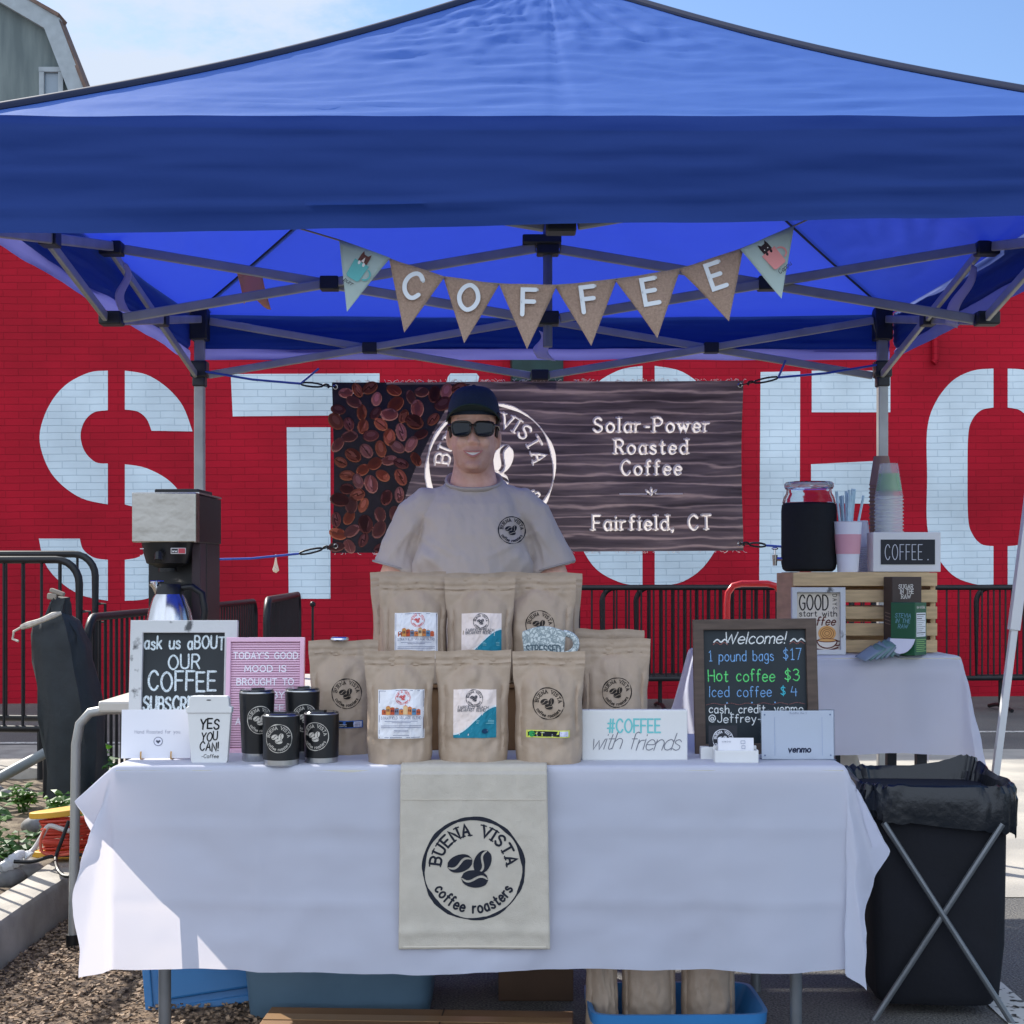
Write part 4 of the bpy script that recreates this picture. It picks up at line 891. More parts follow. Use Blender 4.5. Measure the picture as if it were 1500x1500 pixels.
def cloth(name, label, x0, x1, y0, y1, zt, F, SS, FB, Lp, Rp, res=.0125, amp=1.0, seed=0, group=None, creases=()):
    SL, SR = SS; Wd, Dp = x1 - x0, y1 - y0; nu = round((Wd + SL + SR) / res); nv = round((Dp + F + FB) / res)
    def dirv(prof, a):                           # unit vector down the cloth, a = 0 (front) .. 1 (side)
        for (a0, v0), (a1, v1) in zip(prof, prof[1:]):
            if a <= a1 + 1e-9:
                k = (a - a0) / (a1 - a0); k = k * k * (3 - 2 * k); return Vector(v0).lerp(Vector(v1), k).normalized()
        return Vector(prof[-1][1]).normalized()
    def f(u, v):
        s = -SL + (Wd + SL + SR) * u; t = -F + (Dp + F + FB) * v
        sx = -s if s < 0 else (s - Wd if s > Wd else 0); ty = -t if t < 0 else 0; tb = t - Dp if t > Dp else 0
        bx = x0 + min(max(s, 0), Wd); by = y0 + min(max(t, 0), Dp); side = s < Wd / 2; S = SL if side else SR; pr = Lp if side else Rp
        p = Vector((bx, by, zt + .0015 + .0012 * fbm(s * 6, t * 6, seed)))
        if sx == 0 and ty > 0:
            k = ty / F; fd = min(1, min(s, Wd - s) / .25)
            p += Vector((0, -.03 * ty, -ty)) * 1.0
            wv = .012 * math.sin(s * 7 + 1 + seed) + .008 * math.sin(s * 15 + 2 * seed) + .012 * fbm(s * 2.2, ty * 3, seed + 5)
            p.y -= (wv + .014) * k * fd * amp
            p.y -= (.0042 * fbm(s * 8, ty * 10, seed + 2) + .006 * (1 - 2 * abs(nz3(s * 3.1 + ty * 2, ty * 4 - s * 1.3, seed + 3))) * k + .016 * max(0, fbm(s * 2.4 + ty * 2, ty * 2.2 - s, seed + 9) - .25)) * min(1, k * 5) * fd
            for kind, c in creases:
                q = (ty - c) if kind == 'h' else (s - c); p.y -= .0045 * math.exp(-abs(q) / .010) * min(1, k * 6)
            p.z += .006 * math.sin(s * 6 + seed) * k * fd + .004 * fbm(s * 7, 1, seed) * k
        elif sx > 0 and ty == 0 and tb == 0:
            dv = dirv(pr, 1.0).lerp(Vector((-.32 if side else .32, 0, -1)).normalized(), min(1, t / .25)); fd = min(1, t / .2); w = .02 * math.sin(t * 11 + seed) * fd * sx / S
            p += dv * sx; p.x += (-w if side else w)
        elif sx > 0 and ty > 0:
            r = math.hypot(sx, ty); a = math.atan2(sx, ty) / (math.pi / 2); p += dirv(pr, a) * r
            p += Vector(((-1 if side else 1), -.5, 0)) * (.006 * fbm(sx * 9, ty * 9, seed))
        elif tb > 0 and sx == 0: p += Vector((0, .04 * tb + .015 * math.sin(s * 9) * tb / max(FB, .01), -tb))
        elif tb > 0: p += Vector(((-.2 if side else .2) * sx, .25 * tb, -math.hypot(sx, tb)))
        return p
    o = MB().grid(f, nu, nv).build(name, M['cloth'], sm=2, angle=180)
    tag(o, label, 'tablecloth', group)
    base = Vector(((x0 + x1) / 2, (y0 + y1) / 2, zt))
    o.location = base
    for q in o.data.vertices: q.co -= base
    # stitched hem along the front
    return o
LpF = [(0, (0, -.03, -1)), (.08, (-.03, -.07, -1)), (.163, (-.13, -.12, -1)), (.28, (-.31, -.12, -1)), (.46, (-.22, .0, -1)), (.70, (-.55, -.06, -1)), (1.0, (-1.0, .0, -.9))]
RpF = [(0, (0, -.03, -1)), (.12, (-.02, -.07, -1)), (.27, (.06, -.13, -1)), (.36, (.10, -.10, -1)), (.52, (.24, .02, -1)), (.72, (.52, -.02, -1)), (1.0, (.3, 0, -1))]
cloth('tablecloth', 'white tablecloth with fold creases hanging deep over the front table', TX0, TX1, TY0, TY1, TZ, .495, (.13, .21), .16, LpF, RpF, creases=(('h', .15), ('v', .36), ('v', .93), ('v', 1.49), ('h', .33)), seed=1)
# right-hand high table
HX0, HX1, HY0, HY1, HZT = .66, 1.51, 5.0, 5.56, .932
M['darkleg'] = mat('dark_leg', C(34, 36, 42), .5)
t = thing('high_table', 'tall narrow table with dark square legs under the drinks crate', 'table', ((HX0 + HX1) / 2, 5.28, 0))
MB().box(((HX0 + HX1) / 2, (HY0 + HY1) / 2, HZT - .022), (HX1 - HX0, HY1 - HY0, .04)).build('tabletop', M['cream'], t, True, bevel=.006, smooth=False)
for x in (1.10, 1.395):
    for y in (HY0 + .08, HY1 - .08): MB().box((x, y, (HZT - .042) / 2), (.034, .034, HZT - .042)).build('leg', M['darkleg'], t, True, smooth=False)
LpH = [(0, (0, -.03, -1)), (.3, (-.04, -.12, -1)), (.6, (-.14, -.06, -1)), (1, (-.06, 0, -1))]
RpH = [(0, (.02, -.05, -1)), (.25, (.10, -.12, -1)), (.5, (.20, -.1, -1)), (.75, (.22, .0, -1)), (1, (.12, 0, -1))]
cloth('tablecloth', 'white tablecloth short over the tall table holding the wooden crate', HX0, HX1, HY0, HY1, HZT, .335, (.33, .33), .3, LpH, RpH, res=.016, amp=.6, seed=4, creases=(('v', .22), ('h', .06), ('v', .62)))
# left-hand table with bent tube leg
SX0, SX1, SY0, SY1, SZ = -1.325, -.58, 4.76, 6.1, .80
t = thing('folding_table', 'cream folding table with bent white tube legs under the coffee brewer', 'table', ((SX0 + SX1) / 2, 5.4, 0))
MB().box(((SX0 + SX1) / 2, (SY0 + SY1) / 2, SZ - .018), (SX1 - SX0, SY1 - SY0, .036)).build('tabletop', M['cream'], t, True, bevel=.008, smooth=False)
for y in (SY0 + .02, SY1 - .1):
    px = [(-1.41, 0), (-1.405, .35), (-1.40, .66), (-1.388, .725), (-1.355, .762), (-1.30, .772), (-.60, .772), (-.545, .762), (-.512, .725), (-.50, .66), (-.50, 0)]
    MB().tube([(x, y, q) for x, q in px], .0155, 12).build('leg_frame', mat('pale_tube', C(172, 172, 168), .4, .4) if 'paletube' not in M else M['paletube'], t, True)
    for x in (-1.41, -.50): MB().tube([(x, y, 0), (x, y, .05)], .022, 12).build('foot_cap', M['black'], t, True)

# ------------------------------------------------------------------ kraft bags
def bag(label, x, y, z, rz=0.0, w=.19, h=.278, kind=None, seed=0, group='kraft coffee bags on display', lean=0.0, puff=1.0, name='coffee_bag'):
    b = thing(name, label, 'coffee bag', (x, y, z), (lean, 0, rz), group)
    def half(v): return w / 2 * (1.0 - .10 * (1 - v) ** 1.2 - .05 * math.exp(-((v - .55) / .2) ** 2) - .02 * math.exp(-((v - .02) / .04) ** 2))
    def dep(u, v):                               # front bulge
        vm = .875 - .20 * abs(u) ** 1.7 + .02 * nz3(u * 2 + seed, 3); prof = .046 * puff * (1 - min(1, v / vm) ** 3.2) ** .75 + .008 * math.exp(-(v / .10) ** 2) * (v < .8)
        edge = (1 - abs(u) ** 3.2)
        wr = .0075 * fbm(u * 3.0 + seed, v * 4.5, seed) * min(1, (1 - v) * 6 + .25) + .006 * math.sin((u * (1 if seed % 2 else -1) + v * 2) * 7 + seed) * max(0, 1 - abs(v - .72) * 5) * (1 - abs(u))
        gus = -.009 * math.exp(-((abs(u) - .80 - .06 * nz3(v * 3, seed)) / .05) ** 2) * max(0, min(1, (.82 - v) * 6)) * min(1, v * 6) - .006 * math.exp(-((v - .10 - .16 * abs(u)) / .03) ** 2) * abs(u)
        side = .022 * puff * (1 - v) ** .7 if v < .86 else 0
        zipl = .0038 * math.exp(-((v - .885) / .007) ** 2) + .0026 * math.exp(-((v - .945) / .005) ** 2) + .0012 * math.exp(-((v - .90) / .004) ** 2)
        return .0016 + prof * edge + side * (1 - (1 - edge) ** 8) * .5 + wr * edge + max(gus, -.9 * prof * edge) + zipl + .0012 * math.sin(v * 900) * (v > .93) * 0
    def top(u): return h * (1 + .006 * math.sin(u * 5 + seed) + .004 * u * (seed % 3 - 1))
    def P(u, v, sg):
        q = dep(u, v)
        return Vector((u * half(v) + .002 * nz3(v * 7, seed), -q if sg > 0 else q * .9, v * top(u)))
    nu, nv = 30, 54; mb = MB(); mb.grid(lambda a, b_: P(a * 2 - 1, b_, 1), nu, nv); mb.grid(lambda a, b_: P(1 - a * 2, b_, -1), nu, nv)
    n1 = (nu + 1); off = n1 * (nv + 1)
    for j in range(nv):
        mb.f.append((j * n1 + nu, off + j * n1, off + (j + 1) * n1, (j + 1) * n1 + nu)); mb.f.append((off + j * n1 + nu, j * n1, (j + 1) * n1, off + (j + 1) * n1 + nu))
    for i in range(nu): mb.f.append((i, off + nu - i, off + nu - i - 1, i + 1)[::-1]); k = nv * n1; mb.f.append((k + i, k + i + 1, off + k + nu - i - 1, off + k + nu - i))
    mb.build('pouch', M['kraft'], b, angle=55)
    def mp(u, v, hh):
        vv = min(1, max(0, v / h)); uu = max(-1, min(1, u / half(vv))); return (u, -dep(uu, vv) - hh, vv * top(uu))
    if kind:
        ink = C(46, 40, 36)
        if kind in ('logo', 'logoy', 'logob'):
            d = Decal(mp, .0009); lx = {'logo': .004, 'logoy': .0, 'logob': .01}[kind]; d.logo(lx, h * .54, .040, ink, seed + 1, 1.0); d.build('logo', b)
            if kind != 'logo':
                d = Decal(mp, .0014, 3.5e-4); x0, y0, x1, y1 = (-.055, h * .24, .052, h * .305)
                d.rect(x0, y0, x1, y1, C(214, 222, 96) if kind == 'logoy' else C(60, 100, 170), 20, 5); d.rect(x0 + .004, y0 + .0025, x1 - .024, y1 - .0025, C(30, 32, 38), 18, 5); d.rect(x1 - .024, y0 + .0025, x1 - .003, y1 - .0025, C(214, 214, 232), 6, 5)
                if kind == 'logoy': d.ell(x0 + .014, (y0 + y1) / 2, .0075, .0075, C(48, 150, 84))
                for q in range(3): d.ribbon([(x0 + .026, y1 - .006 - q * .004), (x0 + .045 + .02 * (q > 0), y1 - .006 - q * .004)], .0013, C(200, 200, 200))
                for q in range(3): d.ribbon([(x1 - .021, y1 - .006 - q * .004), (x1 - .008, y1 - .006 - q * .004)], .0012, C(120, 120, 150))
                d.build('sticker', b)
        if kind in ('village', 'beach'):
            d = Decal(mp, .0014, 3e-4); x0, x1, y0, y1 = (-.052, .062, h * .23, h * .66) if kind == 'village' else (-.048, .058, h * .235, h * .66)
            xc = (x0 + x1) / 2; sw = x1 - x0; sh = y1 - y0
            if kind == 'village':
                d.rect(x0, y0, x1, y1, C(236, 236, 240), 24, 24)
                for a in (((x0 + .003, y0 + .003), (x1 - .003, y0 + .003)), ((x1 - .003, y0 + .003), (x1 - .003, y1 - .003)), ((x1 - .003, y1 - .003), (x0 + .003, y1 - .003)), ((x0 + .003, y1 - .003), (x0 + .003, y0 + .003))):
                    d.ribbon([(a[0][0] + (a[1][0] - a[0][0]) * q / 8, a[0][1] + (a[1][1] - a[0][1]) * q / 8) for q in range(9)], .001, C(70, 80, 120))
                d.logo(xc + .004, y1 - sh * .17, .0185, C(214, 70, 70), 3, 1.1)
                cs = [C(196, 96, 58), C(222, 158, 88), C(190, 82, 52), C(120, 130, 150), C(208, 120, 60), C(226, 190, 140), C(206, 128, 70), C(96, 140, 176), C(200, 96, 60)]
                ww = sw * .84 / 9
                for q in range(9):
                    hh = sh * (.10 + .045 * ((q * 7) % 4) / 2); a = x0 + sw * .08 + q * ww; yb = y0 + sh * .49
                    d.rect(a, yb, a + ww * .96, yb + hh, cs[q], 1, 1); d.poly([(a, yb + hh), (a + ww * .96, yb + hh), (a + ww * .5, yb + hh + sh * .02)], cs[(q + 3) % 9])
                    for e in range(2): d.rect(a + ww * (.15 + .4 * e), yb + hh * .4, a + ww * (.36 + .4 * e), yb + hh * .72, C(70, 60, 70))
                fit(d, 'STRATFIELD VILLAGE BLEND', xc, y0 + sh * .405, .0062, .12, C(66, 72, 110), sw * .86)
                for q, (yy, k) in enumerate(((.365, .7), (.335, .4), (.27, .86), (.235, .86), (.18, .3), (.15, .3), (.075, .34))): d.ribbon([(xc - sw * k / 2, y0 + sh * yy), (xc, y0 + sh * yy), (xc + sw * k / 2, y0 + sh * yy)], .0013, C(120, 124, 150))
            else:
                d.rect(x0, y0, x1, y1, C(238, 222, 214), 24, 24)
                N = 28; NM = 26; up = [(x0 + sw * q / N, y0 + sh * (.06 + .58 * (3 * (q / N) ** 2 - 2 * (q / N) ** 3) ** 1.05)) for q in range(N + 1)]
                upw = [(a, b_ + .004) for a, b_ in up]; gf = [(j * (N + 1) + q, j * (N + 1) + q + 1, (j + 1) * (N + 1) + q + 1, (j + 1) * (N + 1) + q) for j in range(NM) for q in range(N)]; d.poly([(a, y0 + (b_ - y0) * j / NM) for j in range(NM + 1) for a, b_ in upw], C(226, 232, 232), gf); d.h += 3.5e-4
                d.poly([(a, y0 + (b_ - y0) * j / NM) for j in range(NM + 1) for a, b_ in up], C(34, 128, 150), gf); d.h += 3.5e-4
                d.logo(xc - .001, y1 - sh * .19, .0215, C(60, 62, 70), 5, 1.1)
                fit(d, 'FAIRFIELD BEACH', xc - .004, y0 + sh * .605, .0066, .13, C(60, 70, 84), sw * .70); fit(d, 'BREAKFAST BLEND', xc - .008, y0 + sh * .545, .0066, .13, C(60, 70, 84), sw * .64)
                for q in range(3): d.ribbon([(xc + .004, y0 + sh * (.36 - .03 * q)), (x1 - .006, y0 + sh * (.36 - .03 * q))], .0014, C(130, 190, 200))
                d.ell(xc + sw * .24, y0 + sh * .14, .008, .006, C(28, 66, 100)); d.ell(xc + sw * .24, y0 + sh * .14, .006, .0042, C(190, 214, 222))
            d.build('label_sheet', b)
    return b
def bx(px, D): return (px - 750) * D / F_PX
bag('kraft coffee bag with white town-skyline label, in the front row left', bx(585, 3.70), 3.71, TZ, .05, .176, .278, 'village', 1)
bag('kraft coffee bag with teal wave label, centre of the front row', bx(693, 3.70), 3.715, TZ, 0, .190, .278, 'beach', 2)
bag('kraft coffee bag with stamped logo and lime yellow sticker, in the front row right', bx(804, 3.70), 3.712, TZ, -.04, .182, .276, 'logoy', 3)
bag('kraft coffee bag with stamped logo and blue sticker, behind the black mugs', bx(503, 3.90), 3.90, TZ, .08, .182, .295, 'logob', 4)
bag('kraft coffee bag with stamped logo only, behind the turquoise lettered block sign', bx(901, 3.92), 3.92, TZ, -.05, .186, .298, 'logo', 5)
bag('plain kraft coffee bag hidden behind the bag above the turquoise lettered sign', bx(893, 4.06), 4.06, TZ, .02, .19, .318, None, 6)
rs = thing('display_riser', 'wooden riser box raising the upper row of coffee bags', 'riser', (bx(700, 4.05), 4.06, TZ))
MB().box((0, 0, .084), (.56, .22, .168)).build('box', M['card'], rs, bevel=.004, smooth=False); MB().box((0, 0, .172), (.58, .24, .008)).build('shelf', M['card'], rs, smooth=False)
RZ = TZ + .178
bag('kraft coffee bag with white town-skyline label, upper row left', bx(607, 4.0), 4.0, RZ, .06, .19, .285, 'village', 7)
bag('kraft coffee bag with teal wave label, upper row centre', bx(703, 3.98), 3.985, RZ, .0, .190, .283, 'beach', 8)
bag('kraft coffee bag with stamped logo, upper row behind the floral mug sign', bx(790, 4.02), 4.02, RZ, -.07, .20, .286, 'logo', 9)
bag('plain kraft coffee bag behind the upper left skyline bag', bx(598, 4.12), 4.115, RZ, .02, .21, .297, None, 10)
bag('plain kraft coffee bag at the back of the upper row, middle', bx(706, 4.12), 4.118, RZ, .02, .20, .294, None, 11)
bag('plain kraft coffee bag behind the upper right stamped bag', bx(796, 4.12), 4.12, RZ, -.02, .215, .295, None, 12)

# ------------------------------------------------------------------ signs on the front table
def frame_mb(w, h, fw, dp, y0=0.0):
    o = [(-w / 2, 0), (w / 2, 0), (w / 2, h), (-w / 2, h)]; i = [(-w / 2 + fw, fw), (w / 2 - fw, fw), (w / 2 - fw, h - fw), (-w / 2 + fw, h - fw)]
    mb = MB()
    for k in range(4):
        q = [o[k], o[(k + 1) % 4], i[(k + 1) % 4], i[k]]
        mb.add([(x, y0, z_) for x, z_ in q] + [(x, y0 + dp, z_) for x, z_ in q], [(0, 1, 2, 3), (7, 6, 5, 4), (0, 4, 5, 1), (2, 6, 7, 3)])
    return mb
M['distress'] = mat('distressed_white_wood', C(206, 208, 208), .75, dirt=C(206, 208, 208), dscale=20, bump=.15, bscale=50, stretch=(1, 1, 1))
def distressed():
    m = M['distress']; cr = [n for n in m.node_tree.nodes if n.type == 'VALTORGB'][0]; cr.color_ramp.elements[0].color = C(88, 90, 92); cr.color_ramp.elements[0].position = .33; cr.color_ramp.elements[1].position = .40
distressed()
M['brownwood'] = mat('brown_frame', C(84, 70, 62), .6, var=.25, vscale=12, stretch=(1, 1, 6))
s = thing('chalkboard_sign', 'white distressed framed chalkboard asking about our coffee, leaning behind the white cup sign', 'sign', (bx(266, 3.93), 3.93, TZ), (-.10, 0, .0))
MB().box((0, .010, .17), (.265, .006, .32)).build('board', M['chalkboard'], s, smooth=False); frame_mb(.284, .347, .033, .02, -.006).build('frame', M['distress'], s, bevel=.0015, smooth=False)
d = Decal(flat(.007), .0008); wc = C(220, 232, 236)
fit(d, 'ask us aBOUT', -.0, .271, .033, .15, wc, .212, jit=.06); fit(d, 'OUR', -.0, .218, .037, .13, wc, .082, jit=.05); fit(d, 'COFFEE', -.004, .160, .050, .12, wc, .178, jit=.05); fit(d, 'SUBSCRIPTION', .0, .108, .036, .17, wc, .21, jit=.06)
d.build('chalk_writing', s, CHALK)
s = thing('letter_board', 'pink grooved letter board with white letters behind the black mugs', 'letter board', (bx(386, 3.88), 3.885, TZ), (-.12, 0.0, .03))
M['pink'] = mat('pink_plastic', C(230, 188, 210), .55); gv = MB()
MB().box((0, .012, .152), (.19, .004, .29)).build('backing', mat('pink_groove', C(186, 136, 162), .7), s, smooth=False)
for k in range(44): gv.box((0, .0075, .0125 + k * .0064), (.186, .005, .0042))
gv.build('felt_groove', M['pink'], s, smooth=False); frame_mb(.205, .304, .012, .018, -.002).build('frame', M['pink'], s, bevel=.002, smooth=False)
d = Decal(flat(.005), .0008)
for k, (t_, w_) in enumerate((("TODAY'S GOOD", .168), ('MOOD IS', .108), ('BROUGHT TO', .148), ('YOU BY', .10), ('COFFEE', .10), ('AND FRIENDS', .15))): fit(d, t_, 0, 0.248 - k * .0345, .0165, .17, C(240, 236, 244), w_)
d.build('plastic_letters', s)
s = thing('greeting_card', 'small white card with tiny grey lettering on a gold wire stand', 'card', (bx(228, 3.745), 3.745, TZ), (-.07, 0, .05))
MB().box((0, 0, .066), (.172, .0018, .122)).build('card_sheet', M['paper'], s, smooth=False)
d = Decal(flat(-.0009), .0006); fit(d, 'Hand Roasted for you.', .005, .067, .0085, .085, C(140, 140, 158), .115, serif=0)
d.ell(.006, .047, .0115, .0115, C(120, 124, 140)); d.ell(.006, .047, .0098, .0098, C(226, 226, 236)); d.poly([(.006, .041), (.0125, .048), (.0095, .0505), (.006, .0485), (.0025, .0505), (-.0005, .048)], C(70, 74, 90)); d.build('print', s)
gd = MB()
for x in (-.035, .04): gd.tube([(x, .03, .004), (x, -.012, .004), (x, -.012, .016), (x, -.010, .022)], .0021, 6)
gd.build('wire_stand', mat('gold_wire', C(190, 150, 100), .3, 1), s)
s = thing('cup_shaped_sign', 'white takeaway cup shaped block sign with brush letters saying YES YOU CAN', 'sign', (bx(307.5, 3.695), 3.695, TZ))
cw = MB().prism([(-.045, .004), (-.041, 0), (.041, 0), (.045, .004), (.0535, .124), (-.0535, .124)], lambda u, v, d_: Vector((u, d_, v)), -.010, .012)
cw.build('cup_body', M['whitepaint'], s, bevel=.0015, smooth=False)
MB().prism([(-.056, .124), (.056, .124), (.057, .138), (.050, .141), (.049, .160), (.044, .166), (-.044, .166), (-.049, .160), (-.050, .141), (-.057, .138)], lambda u, v, d_: Vector((u, d_, v)), -.013, .013).build('cup_lid', M['whitepaint'], s, bevel=.002, smooth=False)
d = Decal(flat(-.010), .0007); fit(d, 'YES', .001, .084, .024, .16, BLACK, .046, jit=.1, slant=.12); fit(d, 'YOU', .0, .056, .021, .14, BLACK, .04, jit=.1, slant=.1); fit(d, 'CAN!', .0, .030, .021, .14, BLACK, .046, jit=.1, slant=.1); fit(d, '-Coffee', .002, .013, .009, .12, BLACK, .042, slant=.15)
d.build('brush_lettering', s); d = Decal(flat(-.013), .0006); d.ell(0, .1565, .006, .0016, C(70, 70, 72)); d.build('sip_hole', s)
s = thing('mug_shaped_sign', 'grey marbled floral mug shaped block sign standing between upper and front bags', 'sign', (bx(797, 3.86), 3.865, TZ), (0, 0, -.03))
fm = mat('floral_print', C(206, 214, 212), .6); n = fm.node_tree; vo = n.nodes.new('ShaderNodeTexVoronoi'); vo.feature = 'DISTANCE_TO_EDGE'; vo.inputs['Scale'].default_value = 85; tcn = n.nodes.new('ShaderNodeTexCoord'); nn_ = n.nodes.new('ShaderNodeTexNoise'); nn_.inputs['Scale'].default_value = 60
vmx = n.nodes.new('ShaderNodeMix'); vmx.data_type = 'VECTOR'; vmx.inputs['Factor'].default_value = .03; n.links.new(tcn.outputs['Object'], nn_.inputs[0]); n.links.new(tcn.outputs['Object'], vmx.inputs['A']); n.links.new(nn_.outputs['Color'], vmx.inputs['B']); n.links.new(vmx.outputs['Result'], vo.inputs['Vector'])
rr_ = n.nodes.new('ShaderNodeValToRGB'); rr_.color_ramp.elements[0].color = C(128, 144, 148); rr_.color_ramp.elements[1].color = C(212, 220, 218); rr_.color_ramp.elements[1].position = .22; n.links.new(vo.outputs['Distance'], rr_.inputs[0]); n.links.new(rr_.outputs[0], n.nodes['Principled BSDF'].inputs['Base Color'])
cwf = lambda u, v, d_: Vector((u, d_, v + (.047 if v > .1 else 0)))
MB().prism([(-.048, .18), (.048, .18), (.056, .262)] + [(.056 - .112 * q / 8, .272 + .014 * math.sin(math.pi * q / 8)) for q in range(9)][0:] + [(-.057, .262)], cwf, -.008, .010).build('mug_body', fm, s, bevel=.002, smooth=False)
MB().prism([(-.035, 0), (.035, 0), (.035, .18), (-.035, .18)], cwf, -.006, .008).build('stand_post', M['whitepaint'], s, smooth=False)
MB().tube([(.050 + .034 * math.sin(a) * 1.0, .001, .287 + .028 * math.cos(a)) for a in [q * math.pi / 10 for q in range(11)]], .0085, 8, flat=1).build('mug_handle', fm, s)
d = Decal(flat(-.008), .0006); fit(d, 'STRESSED', -.002, .262, .022, .15, C(92, 108, 116), .088, serif=1); d.build('print', s)
s = thing('block_sign', 'white wooden block sign with turquoise hashtag COFFEE and grey script below', 'sign', (bx(930, 3.73), 3.735, TZ), (-.02, 0, .012))
MB().box((0, .018, .0635), (.266, .038, .127)).build('block', M['whitepaint'], s, bevel=.003, smooth=False)
d = Decal(flat(-.001), .0007); fit(d, '#COFFEE', -.002, .071, .033, .13, C(118, 200, 200), .132, sp=.2); fit(d, 'with friends', .0, .028, .042, .045, C(112, 114, 124), .222, slant=.32, jit=.05, sp=.06); d.build('lettering', s)
s = thing('price_chalkboard', 'brown framed chalkboard price list starting with Welcome, on the right of the table', 'sign', (bx(1110, 3.86), 3.868, TZ), (-.075, -.012, -.02))
MB().box((0, .010, .178), (.30, .006, .33)).build('board', mat('green_slate', C(24, 36, 44), .5, var=.2, vscale=5), s, smooth=False); frame_mb(.322, .352, .028, .02, -.006).build('frame', M['brownwood'], s, bevel=.002, smooth=False)
d = Decal(flat(.007), .0008); bl_, gr_, wh_ = C(128, 176, 226), C(108, 226, 130), C(236, 240, 240)
fit(d, 'Welcome!', .0, .288, .030, .10, wh_, .160, slant=.2, sp=.14)
for sg in (-1, 1): d.ribbon(spline([(sg * .10 + q * .0095 * 1.0 - .012 + .006, .296 + .0035 * (1 if q % 2 else -1)) for q in range(5)]), .0035, wh_); d.ribbon(spline([(sg * .10 + q * .0095 - .008, .289 + .003 * (1 if q % 2 else -1)) for q in range(5)]), .002, C(150, 96, 90))
fit(d, '1 pound bags', -.035, .243, .027, .085, bl_, .168, jit=.05); fit(d, '$17', .098, .245, .029, .08, bl_, .046)
fit(d, 'Hot coffee', -.036, .190, .030, .10, gr_, .172, jit=.05); fit(d, '$3', .096, .190, .03, .10, gr_, .036)
fit(d, 'Iced coffee', -.040, .150, .027, .085, bl_, .162, jit=.05); fit(d, '$', .072, .152, .024, .09, C(80, 200, 220), .012); fit(d, '4', .100, .150, .025, .085, bl_, .015)
d.ribbon(spline([(-.13 + q * .0215, .131 + .0022 * (1 if q % 2 else -1)) for q in range(13)]), .002, C(120, 84, 84))
for x in (-.075, -.01, .05): d.ell(x, .134, .002, .002, bl_)
fit(d, 'cash, credit, venmo', .0, .108, .021, .12, wh_, .244, jit=.05); fit(d, '@Jeffrey-R', -.045, .083, .021, .12, wh_, .155, jit=.05)
d.build('chalk_writing', s, CHALK)
s = thing('card_holder', 'low white holder with upright white business cards before the price chalkboard', 'card holder', (bx(1078, 3.70), 3.70, TZ))
MB().box((0, .004, .0025), (.108, .036, .005)).box((0, -.012, .0155), (.108, .006, .031)).box((0, .020, .020), (.108, .006, .04)).box((-.052, .004, .017), (.005, .030, .030)).box((.052, .004, .017), (.005, .030, .030)).build('tray', M['whitepaint'], s, bevel=.002, smooth=False)
bc_ = MB().box((.0, .004, .033), (.088, .012, .055), Matrix.Rotation(-.1, 3, 'X')).build('business_card', M['paper'], smooth=False); bc_.location = s.location; tag(bc_, 'white business cards with tiny icons standing upright in the low white holder', 'cards')
d = Decal(lambda u, v, h: (u, -.0042 + (v - .033) * .1 - h, v), .0008); fit(d, 'oeoo', -.024, .0505, .0045, .12, C(110, 112, 130), .022)
for (a, b_, e) in ((.012, .054, .01), (.014, .042, .008)): d.ribbon([(a, b_), (a + e, b_), (a + e, b_ - .007), (a, b_ - .007)], .0009, C(120, 130, 160), True)
d.build('print', bc_)
s = thing('card_holder', 'small white box behind the business card holder holding the dark round logo card', 'card holder', (bx(1046, 3.765), 3.765, TZ))
MB().box((0, 0, .016), (.07, .03, .032)).build('tray', M['whitepaint'], s, bevel=.002, smooth=False)
lc_ = MB().box((.022, -.002, .05), (.072, .003, .07), Matrix.Rotation(-.12, 3, 'X')).build('logo_card', mat('black_card', C(28, 30, 40), .5), smooth=False); lc_.location = s.location; tag(lc_, 'dark card with a round white roaster emblem leaning before the price chalkboard', 'card')
d = Decal(lambda u, v, h: (u, -.0036 + (v - .05) * .121 - h, v), .0008); d.logo(.022, .05, .027, C(226, 226, 232), 6, 1.15); d.build('logo', lc_)
s = thing('payment_sign', 'clear acrylic stand holding a white venmo payment sheet at the right table end', 'sign', (bx(1169, 3.745), 3.745, TZ), (-.06, 0, .02))
MB().box((0, .003, .063), (.182, .002, .122)).build('sheet', M['paper'], s, smooth=False)
ac = mat('acrylic', C(236, 242, 248), .04, transm=1, ior=1.15)
MB().box((0, -.0005, .0635), (.188, .002, .127)).box((0, .0075, .0635), (.188, .002, .127)).box((0, .018, .0016), (.188, .06, .003)).build('acrylic_stand', ac, s, bevel=.0006, smooth=False)
d = Decal(flat(.0019), .00005); d.h = .0004; fit(d, 'venmo', .004, .020, .0145, .24, C(40, 48, 78), .056, slant=.12)
fit(d, 'Buddha the 1', .002, .116, .0045, .1, C(140, 144, 166), .042)
for x in (-.058, .062): d.ribbon([(x, .012), (x, .108)], .0007, C(170, 182, 214))
for x in (-.083, .083):
    for y in (.012, .114): d.ell(x, y, .0022, .0022, C(140, 150, 180))
d.build('print', s)
sl_ = thing('tin_lid', 'small shiny metal lid lying on top of the bag with the blue sticker', 'lid', (bx(497, 3.9), 3.902, TZ + .300))
MB().lathe([(.001, .004), (.020, .004), (.024, .0015), (.025, -.003), (.023, -.006)], n=24).build('rim', M['chrome'], sl_)

